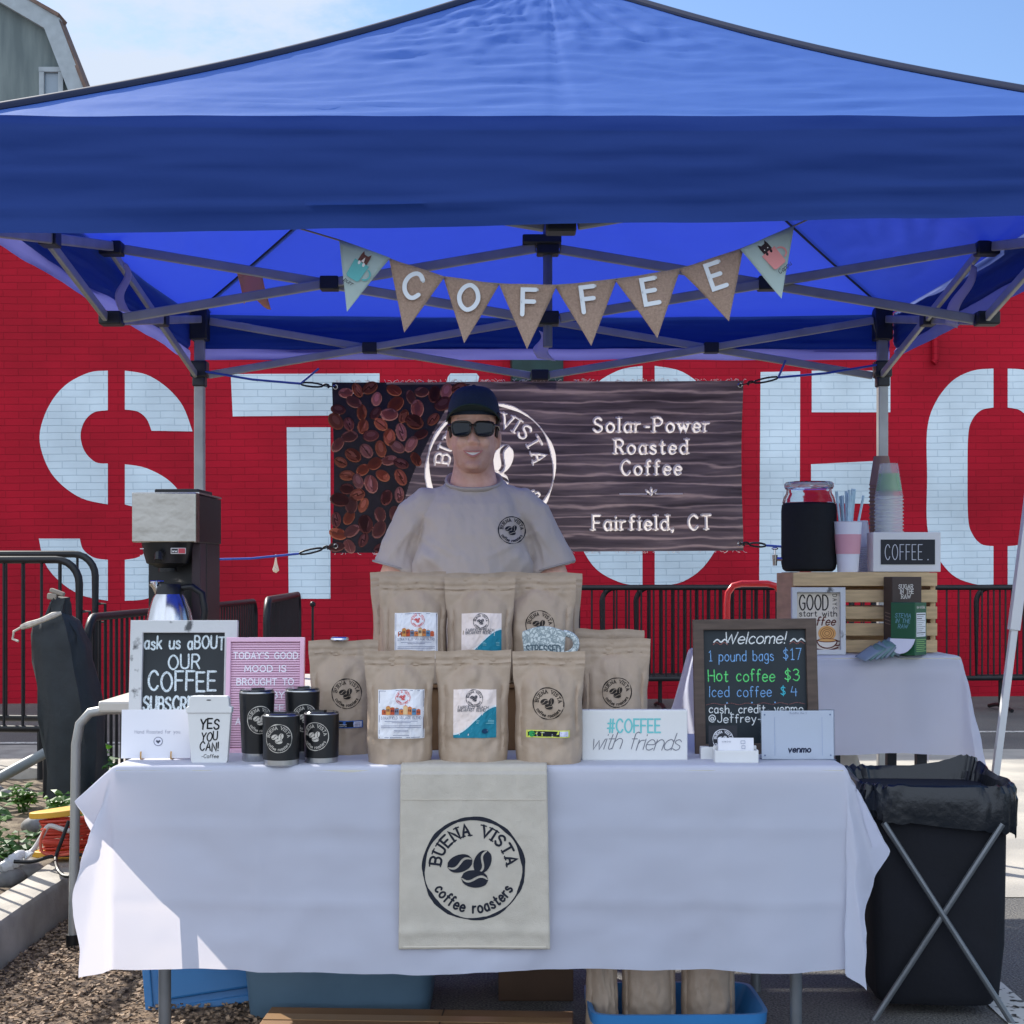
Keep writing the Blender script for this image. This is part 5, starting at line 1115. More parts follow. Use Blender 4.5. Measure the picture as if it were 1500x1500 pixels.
# ------------------------------------------------------------------ black mugs
M['mugblack'] = mat('black_powder_coat', C(26, 27, 30), .32, spec=.6); M['mugclear'] = mat('smoke_lid', C(40, 42, 46), .12, spec=.8)
def mug(label, px, D, r, h, taper, handle, seed, rz=0.0, tall=False):
    m = thing('steel_mug', label, 'mug', (bx(px, D), D, TZ), (0, 0, rz), 'black steel mugs')
    R0 = lambda v: r * (1 - taper * (1 - v / h))
    MB().lathe([(R0(.02) * .90, 0.0), (R0(.02) * .965, .003), (R0(.02) * .965, h * .12)], n=40).build('steel_base', M['brushed'], m)
    MB().lathe([(R0(0) * .97, h * .118), (R0(.02), h * .125), (R0(h * .5), h * .5), (R0(h), h * .965)], n=40, cap=False).build('sleeve', M['mugblack'], m)
    MB().lathe([(R0(h) * .985, h * .96), (R0(h) * 1.0, h * .975), (R0(h) * .97, h * .99), (R0(h) * .6, h * .985)], n=40).build('steel_rim', M['brushed'], m)
    MB().lathe([(R0(h) * .93, h * .985), (R0(h) * .97, h * 1.0), (R0(h) * .90, h * 1.02), (.001, h * 1.015)], n=36).box((0, -r * .3, h * 1.025), (.03, .02, .008)).build('slide_lid', M['mugclear'], m)
    if handle:
        sg = handle; zc = h * .55
        MB().tube([(sg * (R0(zc) - .004), 0, zc + .036), (sg * (r + .018), 0, zc + .038), (sg * (r + .030), 0, zc + .02), (sg * (r + .030), 0, zc - .015), (sg * (r + .016), 0, zc - .034), (sg * (R0(zc) - .004), 0, zc - .036)], .0055, 8).build('handle', M['mugblack'], m)
    d = Decal(lambda u, v, hh: ((R0(v) + hh) * math.sin(u / r), -(R0(v) + hh) * math.cos(u / r), v), .0006)
    d.logo(0, h * (.55 if not tall else .60), .036, C(206, 200, 190), seed, .8); d.build('logo', m, GLOSSINK)
mug('tall black tumbler behind at the left, partly hidden by the shorter handled mug', 376.5, 3.735, .0445, .176, .16, 0, 3, .35, True)
mug('tall black tumbler behind the two short mugs, beside the kraft bag', 443, 3.785, .0445, .176, .16, 0, 4, .3, True)
mug('short black mug in front, left of the two short ones', 412, 3.655, .0455, .125, .03, 0, 5, .0)
mug('short black mug nearest the kraft bags, logo turned slightly left', 471, 3.70, .0435, .125, .03, 0, 6, -.25)
hd = None
# canvas towel with the roaster emblem hung over the table edge
tw = thing('canvas_towel', 'natural canvas cloth with a large black roaster emblem hanging over the table front', 'cloth', (bx(693, 3.58), 3.585, .74))
def tpos(u, v, h=0):                              # u across, v down from the table edge (negative = on the table)
    if v < 0: p = Vector((u, 3.622 - v, TZ + .006)); n_ = Vector((0, 0, 1))
    elif v < .02: a = v / .02 * math.pi / 2; p = Vector((u, 3.622 - .016 * math.sin(a), TZ - .010 + .016 * math.cos(a))); n_ = Vector((0, -math.sin(a), math.cos(a)))
    else:
        k = v - .02; p = Vector((u + .004 * k, 3.606 - .042 * k - .010 - .004 * math.sin(u * 14) * k * 2 - .0022 * fbm(u * 11, v * 9, 3) - .0016 * fbm(u * 40, v * 26, 7) - .003 * math.exp(-((v - .40) / .012) ** 2), TZ - .012 - k)); n_ = Vector((0, -1, 0))
    return p + n_ * h
cx0 = bx(694, 3.59)
MB().grid(lambda a, b_: tpos(cx0 + (a - .5) * (.352 + .012 * b_), -.08 + .522 * b_), 60, 110).build('canvas_sheet', mat('canvas', C(206, 198, 184), .92, spec=.15, var=.06, vscale=16, bump=.25, bscale=420, trans=.12), tw, True, solid=.0015)
hmat = mat('canvas_hem', C(196, 187, 172), .95)
MB().tube([tpos(cx0 - .172 + .344 * q / 30, .437, .002) for q in range(31)], .0035, 6).build('stitched_hem', hmat, tw, True); MB().tube([tpos(cx0 - .176 + .352 * q / 30, .085, .0008) for q in range(31)], .0016, 4).build('stitched_hem', hmat, tw, True)
d = Decal(lambda u, v, h: tpos(u, v, h)); d2 = Decal(lambda u, v, h: tpos(u, TZ + .008 - v, h + .0007)); d2.logo(bx(693, 3.575), CAM_Z - (1274 - HOR) * 3.575 / F_PX, .127, C(34, 37, 48), 8, 1.0); d2.build('printed_emblem', tw, None, True)
# ------------------------------------------------------------------ drinks corner on the tall table
CY = 5.12; cs = F_PX / CY
M['pine'] = mat('pale_pine', C(206, 178, 134), .65, var=.16, vscale=5, stretch=(2, 2, 18), bump=.1, bscale=30)
cr = thing('wooden_crate', 'slatted pale pine crate standing on its side on the tall table', 'crate', ((1162 + 1373 - 1500) / 2 / cs, CY, HZT + .002))
cw_, ch_, cd_ = 211 / cs, .280, .32
for x in (-1, 1): MB().box((x * (cw_ / 2 - .009), cd_ / 2 + .012, ch_ / 2), (.018, cd_ - .02, ch_ - .004)).build('end_panel', mat('pine_end', C(196, 156, 120), .7, var=.15, vscale=6, stretch=(1, 1, 8)) if x < 0 else M['pine'], cr, bevel=.002, smooth=False)
for k in range(5): MB().box((0, .006, .025 + k * .0575), (cw_, .011, .043 if k < 4 else .046)).build('slat', M['pine'], cr, bevel=.0015, smooth=False)
for k in range(4): MB().box((0, .06 + k * .078, ch_ - .004), (cw_ - .038, .07, .009)).build('slat', M['pine'], cr, bevel=.0015, smooth=False)
for k in range(3): MB().box((0, cd_ - .0, .04 + k * .09), (cw_ - .04, .01, .06)).build('slat', M['pine'], cr, bevel=.0015, smooth=False)
CT = HZT + .002 + ch_ + .001
s = thing('drink_jar', 'glass drink jar in a black sleeve with steel tap on the crate', 'jar', ((1185 - 750) * 5.24 / F_PX, 5.24, CT))
glass = mat('clear_glass', C(240, 244, 246), .03, transm=1, ior=1.2)
MB().lathe([(.085, .235), (.093, .243), (.088, .262), (.079, .278), (.078, .290), (.0835, .292), (.0835, .312), (.080, .316), (.076, .314), (.0755, .288), (.076, .276), (.085, .258), (.088, .243), (.082, .237)], n=40, cap=False).build('glass_neck', glass, s)
MB().lathe([(.0845, .296), (.0860, .298), (.0860, .310), (.0845, .312)], n=40, cap=False).build('screw_rim', mat('clear_rim', C(214, 220, 224), .15, transm=.7), s)
MB().lathe([(.001, .001), (.080, .001), (.092, .010), (.0965, .03), (.0965, .215), (.094, .236), (.086, .243), (.001, .242)], n=44).build('sleeve', mat('black_neoprene', C(18, 20, 24), .8, var=.2, vscale=60), s)
tp = MB().tube([(-.094, -.01, .045), (-.125, -.012, .045)], .007, 8).tube([(-.122, -.012, .060), (-.122, -.012, .022)], [.010, .007], 10).tube([(-.122, -.012, .060), (-.122, -.012, .082)], .0035, 6).ball((-.122, -.012, .082), (.012, .005, .005))
tp.build('tap', M['chrome'], s)
s = thing('paper_cup', 'white paper cup with a pink band full of wrapped straws on the crate', 'cup', ((1242 - 750) * 5.18 / F_PX, 5.18, CT))
rc = lambda v: .0355 + (.048 - .0355) * v / .172
MB().lathe([(rc(0), 0), (rc(.172), .172), (rc(.172) + .002, .174), (rc(.172) - .001, .175), (rc(.172) - .003, .17), (rc(.1) - .003, .1), (.001, .095)], n=36).build('cup_body', M['paper'], s)
MB().lathe([(rc(.062) + .0012, .062), (rc(.130) + .0012, .130)], n=36, cap=False).build('pink_band', mat('pink_sleeve', C(224, 166, 176), .7), s)
sw = mat('straw_wrap', C(186, 216, 226), .45, var=.15, vscale=30); rs_ = random.Random(9)
for k in range(24):
    a = rs_.uniform(0, 6.28); r0 = rs_.uniform(.0, .022); r1 = .010 + r0 * 1.75; hh = rs_.uniform(.262, .292)
    st_ = MB().tube([(r0 * math.cos(a), r0 * math.sin(a), .10), (r1 * math.cos(a) + .006, r1 * math.sin(a), hh)], .0042, 6).build('drinking_straw', sw); st_.location = s.location; tag(st_, 'pale blue paper wrapped straw standing in the pink banded paper cup', 'straw', 'wrapped straws in the paper cup')
s = thing('block_sign', 'white box sign with a black panel reading COFFEE at the crate right end', 'sign', ((1328.5 - 750) * 5.14 / F_PX, 5.14, CT))
bw_ = 99 / (F_PX / 5.14)
MB().box((0, .045, .0685), (bw_, .09, .137)).build('box', M['whitepaint'], s, bevel=.002, smooth=False)
MB().box((0.003, -.001, .0685), (bw_ * .80, .003, .086)).build('panel', mat('black_panel', C(20, 24, 34), .5), s, smooth=False)
d = Decal(flat(-.0025), .0006); fit(d, 'COFFEE', -.012, .042, .052, .045, C(210, 212, 220), .128, sp=.3); d.ell(.072, .042, .002, .002, C(210, 212, 220)); d.build('lettering', s)
CUPTOP = mat('clear_plastic_thin', C(232, 238, 236), .1, alpha=.3)
def stack(label, px, D, n, r, h, hgt, m, base=0, group=None, extra=None, name='cup_stack'):
    s = thing(name, label, 'cup stack', ((px - 750) * D / F_PX, D, CT), group=group)
    mb = MB(); st = (hgt - h) / max(1, n - 1)
    for k in range(n - 1): z0 = k * st; mb.lathe([(r, z0), (r + .003, z0 + .001), (r + .003, z0 + .004), (r * .985, z0 + .006), (r * .97, z0 + st + .002)], n=30, cap=False)
    mb.build('nested_rim', m, s)
    z0 = (n - 1) * st
    MB().lathe([(r + .002, z0), (r, z0 + .006), (r * .66, z0 + h - .004), (r * .63, z0 + h), (.001, z0 + h - .004)], n=30).build('top_cup', CUPTOP if extra else m, s)
    if extra: MB().lathe([(r * .93, z0 + h * .18), (r * .69, z0 + h * .70), (.001, z0 + h * .70)], n=30).build('green_print', extra, s)
    return s
cupc = mat('clear_plastic', C(232, 238, 236), .12, alpha=.5)
stack('tall stack of upside-down clear plastic cups with green print behind the COFFEE box', 1302, 5.29, 22, .049, .118, .385, cupc, extra=mat('green_ink', C(104, 176, 66), .4, alpha=.85))
stack('tall stack of upside-down brown paper cups behind the clear plastic cups', 1291, 5.40, 22, .042, .105, .42, mat('brown_cup', C(140, 112, 98), .7))
stack('short stack of white paper cups between the straw cup and the COFFEE box', 1264, 5.36, 14, .028, .09, .185, M['paper'])
s = thing('framed_print', 'small white framed print about good days and coffee against the crate', 'picture', ((1199 - 750) * 5.045 / F_PX, 5.045, HZT + .002), (-.04, 0, -.04))
frame_mb(.180, .228, .017, .028, -.014).build('frame', M['distress'], s, bevel=.0015, smooth=False); MB().box((0, .008, .114), (.16, .004, .21)).build('backing', mat('cream_print', C(222, 212, 196), .8, var=.04), s, smooth=False)
d = Decal(flat(.006), .0006); tk = C(48, 44, 44); br = C(96, 44, 38)
fit(d, 'GOOD', -.014, .152, .050, .09, tk, .096); d.text('DAYS', .050, .205, .014, .12, tk, rot=-math.pi / 2, xs=.95, sp=.5); fit(d, 'start with', .0, .130, .019, .13, tk, .126); fit(d, 'coffee', .006, .100, .028, .14, br, .10, slant=.25)
d.ell(.03, .072, .03, .026, C(222, 168, 104)); 
for k in range(3): d.ribbon([(.03 + (.022 - .007 * k) * math.cos(t), .072 + (.019 - .006 * k) * math.sin(t)) for t in [q * .35 for q in range(18)]], .0022, C(150, 100, 60), True)
d.poly([(.0, .048)] + [(.03 + .034 * math.cos(t), .048 + .026 * math.sin(t)) for t in [math.pi + q * math.pi / 12 for q in range(13)]], C(228, 220, 206)); d.ribbon([(.03 + .034 * math.cos(t), .048 + .026 * math.sin(t)) for t in [math.pi + q * math.pi / 12 for q in range(13)]], .004, br); d.ell(.03, .0485, .034, .007, br); d.ell(.03, .049, .029, .0045, C(222, 168, 104))
d.ribbon(spline([(.062, .046), (.074, .044), (.070, .032), (.056, .032)]), .004, br); d.ribbon(spline([(-.012, .02), (.03, .014), (.066, .024)]), .005, br); d.build('print', s)
def carton(label, px, D, w, dp, h, m, rz, lean=0.0):
    s = thing('sugar_box', label, 'box', ((px - 750) * D / F_PX, D, HZT + .004), (lean, 0, rz)); MB().box((0, 0, h / 2), (w, dp, h)).build('carton', m, s, bevel=.002, smooth=False); return s
bm = mat('brown_carton', C(70, 56, 50), .5, var=.1); gm = mat('green_carton', C(34, 92, 60), .45, var=.08)
s = carton('dark brown sugar packet box with white lettering behind the green one', 1322, 5.085, .115, .055, .262, bm, .32)
d = Decal(flat(-.0275), .0007); wt = C(226, 220, 210)
for k, t_ in enumerate(('SUGAR', 'IN THE', 'RAW')): fit(d, t_, -.005 + .004 * (k == 1), .222 - .017 * k, .0135, .15, wt, (.056, .052, .036)[k], serif=1, rot=0)
d.rect(-.032, .148, .042, .172, C(196, 196, 196)); 
for q in range(4): d.ribbon([(-.028, .168 - .005 * q), (.038, .168 - .005 * q)], .0014, C(90, 84, 80))
for q in range(4): d.ribbon([(-.03, .14 - .008 * q), (.04, .14 - .008 * q)], .002, C(170, 160, 150))
d.build('print', s)
d = Decal(lambda u, v, h: (-.0575 - h, u, v), .0007)
for q in range(4): d.ribbon([(-.015, .10 + .012 * q), (.016, .105 + .012 * q)], .003, C(140, 120, 108))
d.build('side_print', s)
s = carton('green sweetener box with white nutrition panel, open and spilling packets', 1331, 5.0, .088, .085, .176, gm, -.72)
d = Decal(lambda u, v, h: (.044 + h, u, v), .0007)
d.rect(-.034, .062, .034, .142, C(224, 226, 226)); dk_ = C(40, 44, 44)
for q in range(11): d.ribbon([(-.030, .136 - .0068 * q), (.030 - .012 * (q % 3), .136 - .0068 * q)], .0026 if q in (0, 2, 9) else .0011, dk_)
fit(d, 'RAW NATURAL', .0, .156, .008, .16, wt, .06)
for q in range(7): d.ribbon([(-.034, .052 - .0064 * q), (.034 - .01 * (q % 2), .052 - .0064 * q)], .0022, C(150, 196, 120))
d.build('panel_print', s)
d = Decal(flat(-.0425), .0007)
for k, t_ in enumerate(('STEVIA', 'IN THE', 'RAW')): fit(d, t_, 0, .126 - .018 * k, .0135, .15, C(120, 168, 176), (.056, .052, .034)[k], slant=.2)
d.build('front_print', s)
MB().add([(-.045, -.0435, .055)] + [(-.045 + .045 * (1 - math.cos(t)), -.0440 - .02 * math.sin(t), .055 - .055 * math.sin(t) * .9) for t in [q * math.pi / 10 for q in range(11)]], [tuple(range(12))]).build('torn_flap', M['paper'], s, solid=.001, smooth=False)
rs_ = random.Random(4); pm = mat('green_sachet', C(96, 128, 128), .5, var=.25, vscale=30); pm2 = mat('grey_sachet', C(120, 134, 150), .5)
for k in range(7):
    q = thing('sugar_packet', 'thin paper sweetener packet spilling from the open green box', 'packet', (bx(1272 + k * 7.5, 4.965), 4.965 + .004 * k, HZT + .010 + .0045 * k), (.35 + .05 * k, -.5 - .05 * k, .5 + rs_.uniform(-.15, .15)), 'sweetener packets spilling from the green box')
    MB().grid(lambda u, v: Vector(((u - .5) * .075, (v - .5) * .05, .005 * math.sin(u * 3.1) * math.sin(v * 3.1))), 6, 6).build('sachet', pm if k % 2 else pm2, q, solid=.0025)
# things under the tall table
s = thing('shopping_bag', 'crumpled white bag on the ground beneath the tall table', 'bag', (1.16, 5.34, 0))
MB().ring([[Vector((r * math.cos(a) * (1 + .2 * nz3(a * 2, zz * 9)), r * .7 * math.sin(a) * (1 + .2 * nz3(a, zz * 7, 3)), zz)) for a in [k * math.pi / 12 for k in range(24)]] for zz, r in ((0, .1), (.02, .14), (.2, .16), (.4, .13), (.55, .08), (.64, .03), (.70, .06))]).build('sack', mat('white_sack', C(226, 220, 206), .6, trans=.2), s)
s = thing('wooden_stool', 'small brown wooden stool standing beneath the tall table', 'stool', (1.02, 5.3, 0))
MB().box((0, 0, .44), (.26, .3, .03)).build('seat', mat('orange_wood', C(168, 92, 48), .6, var=.2, vscale=6, stretch=(1, 8, 1)), s, bevel=.004)
for x in (-1, 1):
    for y in (-1, 1): MB().box((x * .11, y * .13, .2125), (.03, .03, .425)).build('leg', M['pine'], s, smooth=False)

# ------------------------------------------------------------------ coffee brewer and carafe
BY_ = 4.92; bs = F_PX / BY_; zt_ = CAM_Z + (844 - 722) / bs
br_ = thing('coffee_brewer', 'tall black commercial coffee brewer with a stainless front hood on the left table', 'coffee maker', (bx(243, BY_), BY_, SZ), (0, 0, -.03))
H_ = zt_ - SZ; w_ = .212
st = M['brushed']
hood = mat('warped_stainless', C(170, 166, 158), .24, 1, var=.06, vscale=8, bump=.9, bscale=2.6, detail=2)
MB().box((0, .0, H_ - .082), (w_, .055, .164)).build('hood_front', hood, br_, bevel=.004, smooth=False)
MB().box((0, .19, H_ - .084), (w_ - .004, .325, .158)).build('hood_side', M['black'], br_, bevel=.003, smooth=False)
MB().box((0, .19, H_ + .0005), (w_ - .002, .33, .006)).build('hood_top', st, br_, smooth=False); MB().box((.01, .2, H_ + .011), (.15, .2, .016)).build('fill_lid', M['black'], br_, bevel=.003, smooth=False)
MB().box((0, .25, (H_ - .16) / 2), (w_ - .012, .20, H_ - .164)).build('column', M['black'], br_, bevel=.004, smooth=False)
MB().box((.083, .12, (H_ - .16) / 2), (.03, .10, H_ - .164)).build('side_cover', mat('maroon_black', C(58, 42, 48), .45), br_, bevel=.003, smooth=False)
MB().box((0, .13, .07), (w_, .34, .14)).build('base', M['black'], br_, bevel=.005, smooth=False)
MB().lathe([(.082, 0), (.086, .006), (.082, -.02), (.070, -.062), (.03, -.078), (.03, -.09), (.001, -.09)], (-.012, .07, H_ - .17), 36).build('filter_funnel', M['black'], br_)
MB().tube([(-.012, -.012, H_ - .20), (-.012, -.042, H_ - .205), (-.012, -.046, H_ - .222)], .014, 8).build('funnel_handle', M['black'], br_)
MB().box((.045, -.014, H_ - .192), (.05, .004, .020)).build('badge', mat('badge_white', C(210, 206, 204), .4), br_, bevel=.001, smooth=False)
d = Decal(flat(-.016), .0006); d.rect(.046, H_ - .200, .068, H_ - .184, C(196, 84, 92)); d.rect(.023, H_ - .199, .044, H_ - .185, C(52, 48, 52)); fit(d, 'ww', .0335, H_ - .196, .008, .2, WHITE, .016); d.build('badge_print', br_)
lt = MB()
for k in range(2): lt.box((-.075, -.017, H_ - .185 - k * .022), (.012, .002, .003))
lt.build('mark', M['whitepaint'], br_, smooth=False)
ca = thing('thermal_carafe', 'stainless thermal carafe with black lid and handle under the brewer funnel', 'carafe', (bx(246, BY_ - .03), BY_ - .005, SZ + .141))
zc = CAM_Z + (844 - 851) / bs - SZ - .141; kz = zc / .29
MB().lathe([(r, q * kz) for r, q in ((.001, 0), (.074, 0), (.080, .02), (.082, .06), (.078, .12), (.068, .18), (.055, .222), (.046, .238), (.001, .239))], n=48).build('body', mat('polished_steel', C(206, 206, 208), .2, 1, var=.1, vscale=40, stretch=(1, 1, .02)), ca)
MB().lathe([(r, q * kz) for r, q in ((.046, .237), (.043, .262), (.036, .278), (.001, .280))], n=36).build('lid', M['black'], ca)
MB().tube([(-.034, -.004, .243 * kz), (-.045, -.006, .268 * kz), (-.052, -.008, .284 * kz)], [.014, .013, .016], 10).tube([(-.062, -.01, .288 * kz), (-.018, -.004, .288 * kz)], .0045, 8).build('spout', M['chrome'], ca)
MB().tube([(.04, 0, .262 * kz), (.075, -.004, .268 * kz), (.108, -.006, .24 * kz), (.118, -.006, .17 * kz), (.108, -.004, .09 * kz), (.085, 0, .06 * kz)], [.011, .011, .012, .012, .011, .009], 10).build('handle', M['black'], ca)

# ------------------------------------------------------------------ crowd barriers
def barrier(label, A, B, h=1.09, low=.24, step=.105, foot=True, r=.021):
    A, B = Vector((A[0], A[1], 0)), Vector((B[0], B[1], 0)); Ld = (B - A).length; an = math.atan2(B.y - A.y, B.x - A.x)
    b = thing('crowd_barrier', label, 'barrier', A, (0, 0, an), 'black steel crowd barriers')
    c = .13; P = [(0, low)] + [(0, h - c)] + [(c - c * math.cos(t), h - c + c * math.sin(t)) for t in [q * math.pi / 12 for q in range(1, 7)]]
    P += [(Ld - x, z_) for x, z_ in reversed(P)]
    MB().tube([(x, 0, z_) for x, z_ in P], r, 10, closed=True).build('frame', M['blackmetal'], b)
    bars = MB(); n = max(2, round((Ld - .06) / step))
    for k in range(1, n):
        x = Ld * k / n; top = h if c < x < Ld - c else h - c + math.sqrt(max(0, c * c - (c - min(x, Ld - x)) ** 2)); bars.tube([(x, 0, low), (x, 0, top)], .0085, 6)
    bars.build('upright_bar', M['blackmetal'], b)
    if foot:
        for x in (.22, Ld - .22):
            MB().tube([(x, 0, low), (x, 0, .03)], .019, 8).tube([(x, -.26, .018), (x, -.1, .045), (x, .1, .045), (x, .26, .018)], .017, 8).build('foot', M['blackmetal'], b)
    MB().tube([(Ld + .02, 0, h * .78), (Ld + .06, 0, h * .78), (Ld + .06, 0, h * .70), (Ld + .02, 0, h * .70)], .009, 6).build('hook', M['blackmetal'], b)
barrier('black steel barrier nearest on the left, leaning bag against it', (-4.5, 8.35), (-2.37, 8.15), 1.29, .36, .105)
barrier('second black steel barrier on the far left just behind the first', (-4.3, 8.95), (-2.45, 8.75), 1.33, .36, .105)
barrier('black barrier running back toward the wall behind the brewer', (-2.04, 7.15), (-2.05, 9.4), 1.00, .2, .105)
barrier('black barrier behind the brewer with its rounded end nearest the wall letters', (-2.03, 9.5), (-2.07, 12.0), 1.0, .2, .105)
barrier('black barrier seen almost end on beside the pink letter board', (-1.318, 8.0), (-1.535, 10.7), 1.07, .2, .105)
for i, (a, b_, y, lb) in enumerate(((.48, 2.55, 13.0, 'long black barrier against the red wall behind the stamped bags'), (.80, 2.95, 13.25, 'black barrier overlapping behind the first one along the wall'),
        (1.12, 3.3, 13.45, 'rearmost black barrier along the wall, behind the price chalkboard'), (2.98, 5.0, 13.05, 'black barrier along the wall behind the right end of the tall table'), (4.15, 6.3, 13.3, 'black barrier along the wall at the far right edge behind the pale pole'))):
    barrier(lb, (a, y), (b_, y + .15), 1.10, .30, .105, r=.024)
barrier('black barrier at the left frame edge whose bars shade the mulch', (-1.97, 3.7), (-2.0, 5.55), 1.09, .2, .105)
# black storage bag, leaning pipe, red cart, pole
s = thing('storage_bag', 'tall black canopy storage bag with a pale handle leaning by the left barrier', 'bag', (-2.135, 6.95, 0))
rg = []
for zz, xc, w, dp in ((0.0, .09, .09, .10), (.04, .09, .115, .12), (.15, .088, .12, .125), (.30, .085, .125, .13), (.42, .077, .13, .13), (.55, .065, .135, .13), (.68, .045, .13, .125), (.80, .025, .125, .12), (.87, .012, .12, .115), (.93, -.0, .112, .11), (.99, -.005, .095, .09), (1.02, .0, .05, .05), (1.07, .008, .04, .042), (1.10, .012, .035, .035)):
    rg.append([Vector((xc + math.copysign(abs(math.cos(a)) ** .7, math.cos(a)) * w + .030 * nz3(math.cos(a) * 2, zz * 5, math.sin(a) * 2) + .012 * (1 - 2 * abs(nz3(math.cos(a) * 4, zz * 7 + a, 3))), math.copysign(abs(math.sin(a)) ** .7, math.sin(a)) * dp + .030 * (1 - 2 * abs(nz3(math.cos(a) * 3, zz * 6, math.sin(a) * 3 + 2))), zz + .02 * nz3(a, zz * 9, 5) * (zz > .1))) for a in [k * math.pi / 12 for k in range(24)]])
MB().ring(rg).build('sack', mat('black_nylon', C(38, 44, 48), .6, var=.2, vscale=12, bump=.2, bscale=40), s)
MB().box((.012, 0, 1.125), (.07, .03, .02), Matrix.Rotation(.35, 3, 'Y')).box((-.01, 0, 1.105), (.045, .035, .03), Matrix.Rotation(.1, 3, 'Y')).build('handle', mat('tan_webbing', C(150, 142, 130), .8), s, bevel=.006)
MB().tube([(-.125, -.09, .965), (-.09, -.11, .975), (-.03, -.11, .995), (.02, -.09, 1.02), (.05, -.07, 1.03)], [.012, .016, .012, .015, .008], 8).tube([(-.125, -.09, .965), (-.165, -.08, .945), (-.17, -.08, .91), (-.14, -.09, .90)], .006, 6).build('gathered_cord', mat('pale_cord', C(196, 188, 176), .8, var=.3, vscale=30), s)
s = thing('steel_pipe', 'grey steel pipe lying slanted from the planter up to the left barrier foot', 'pipe', at(-40, 1165, 7.2))
MB().tube([at(-60, 1172, 7.0), at(90, 1090, 7.45)], .027, 12).build('tube', M['pole'], s, True)
s = thing('steel_post', 'short dark steel post standing in front of the left barriers', 'post', (at(77, 1150, 7.5).x, 7.5, 0))
MB().box((0, 0, .02), (.2, .2, .04)).tube([(0, 0, .03), (0, 0, .30)], .05, 8).tube([(0, 0, .29), (0, 0, .47)], .035, 8).build('upright', M['blackmetal'], s)
s = thing('hand_truck', 'red tubular hand truck standing behind the price chalkboard', 'hand truck', (at(1102, 900, 7.0).x, 7.0, 0))
rd = mat('red_enamel', C(206, 26, 34), .3, coat=.4, spec=.6)
tb = [(-.12, 0), (-.12, 1.05), (-.115, 1.10), (-.09, 1.135), (-.05, 1.145), (.07, 1.145), (.11, 1.135), (.135, 1.10), (.14, 1.05), (.14, 0)]
MB().tube([(x, 0, z_ + .02) for x, z_ in tb], .0155, 10).tube([(-.12, 0, .35), (.14, 0, .35)], .011, 8).tube([(-.12, 0, .7), (.14, 0, .7)], .011, 8).build('frame', rd, s)
MB().box((.01, -.10, .012), (.30, .20, .008)).build('toe_plate', rd, s, smooth=False)
for x in (-.17, .19):
    w = MB().tube([(x - .025, .07, .10), (x + .025, .07, .10)], .1, 24).build('wheel', M['black'], s); MB().tube([(x - .028, .07, .10), (x + .028, .07, .10)], .045, 16).build('rim', rd, w)
s = thing('tent_pole', 'white slanting tent leg with a wider upper sleeve behind the trash hamper', 'pole', (1.625, 5.2, 0))
d0 = Vector((.00, 0, 0)); d1 = Vector((.235, .0, 1.86)); q = d1.normalized()
MB().bar(d0, q * 1.10, .024, .024, (0, 1, 0)).build('lower_tube', M['whitepaint'], s, bevel=.002, smooth=False); MB().bar(q * 1.02, d1 * 1.35, .036, .034, (0, 1, 0)).build('upper_sleeve', M['whitepaint'], s, bevel=.002, smooth=False); MB().box((0, 0, .004), (.08, .08, .008)).build('foot', M['whitepaint'], s)

# ------------------------------------------------------------------ trash hamper
tx0, tx1, ty0, ty1, thz = 1.00, 1.345, 4.02, 4.42, .625
hp_ = thing('trash_hamper', 'black fabric trash hamper on crossed grey legs at the right of the table', 'trash bin', ((tx0 + tx1) / 2, (ty0 + ty1) / 2, 0), (0, 0, -.06))
hw_, hd_ = (tx1 - tx0) / 2 + .02, (ty1 - ty0) / 2
def sq(k, w, dd, p=.28): a = 2 * math.pi * k / 40; return (math.copysign(abs(math.cos(a)) ** p, math.cos(a)) * w, math.copysign(abs(math.sin(a)) ** p, math.sin(a)) * dd)
rg = []
for zz, kx in ((.045, .55), (.03, .80), (.06, .90), (.2, .945), (.4, .97), (.6, 1.0)):
    rg.append([Vector((sq(k, hw_ * kx, hd_ * kx)[0] + .006 * nz3(k * .5, zz * 4), sq(k, hw_ * kx, hd_ * kx)[1] + .008 * nz3(k * .4, zz * 5, 2), zz)) for k in range(40)])
MB().ring(rg).build('fabric_tub', mat('black_canvas', C(20, 22, 30), .85, var=.2, vscale=6, bump=.15, bscale=30), hp_)
for y in (-hd_ - .016, hd_ + .016):
    for sg in (-1, 1):
        MB().tube([(sg * (hw_ - .035), y, .535), (-sg * (hw_ - .01), y + .006 * sg, .0)], .0085, 8).build('leg', M['steel'], hp_)
s = thing('fabric_bin', 'dark fabric bin tucked under the left table behind its tube leg', 'storage bin', (-1.0, 5.35, 0)); MB().ring([[Vector((math.copysign(abs(math.cos(a)) ** .4, math.cos(a)) * w, math.copysign(abs(math.sin(a)) ** .4, math.sin(a)) * w * .95, zz)) for a in [k * math.pi / 16 for k in range(32)]] for zz, w in ((0, .30), (.02, .32), (.3, .335), (.62, .345), (.64, .33), (.6, .32))]).build('tub', mat('charcoal_fabric', C(36, 38, 42), .9, var=.2, vscale=9, bump=.2, bscale=25), s, angle=30)
rgs = []; N = 120
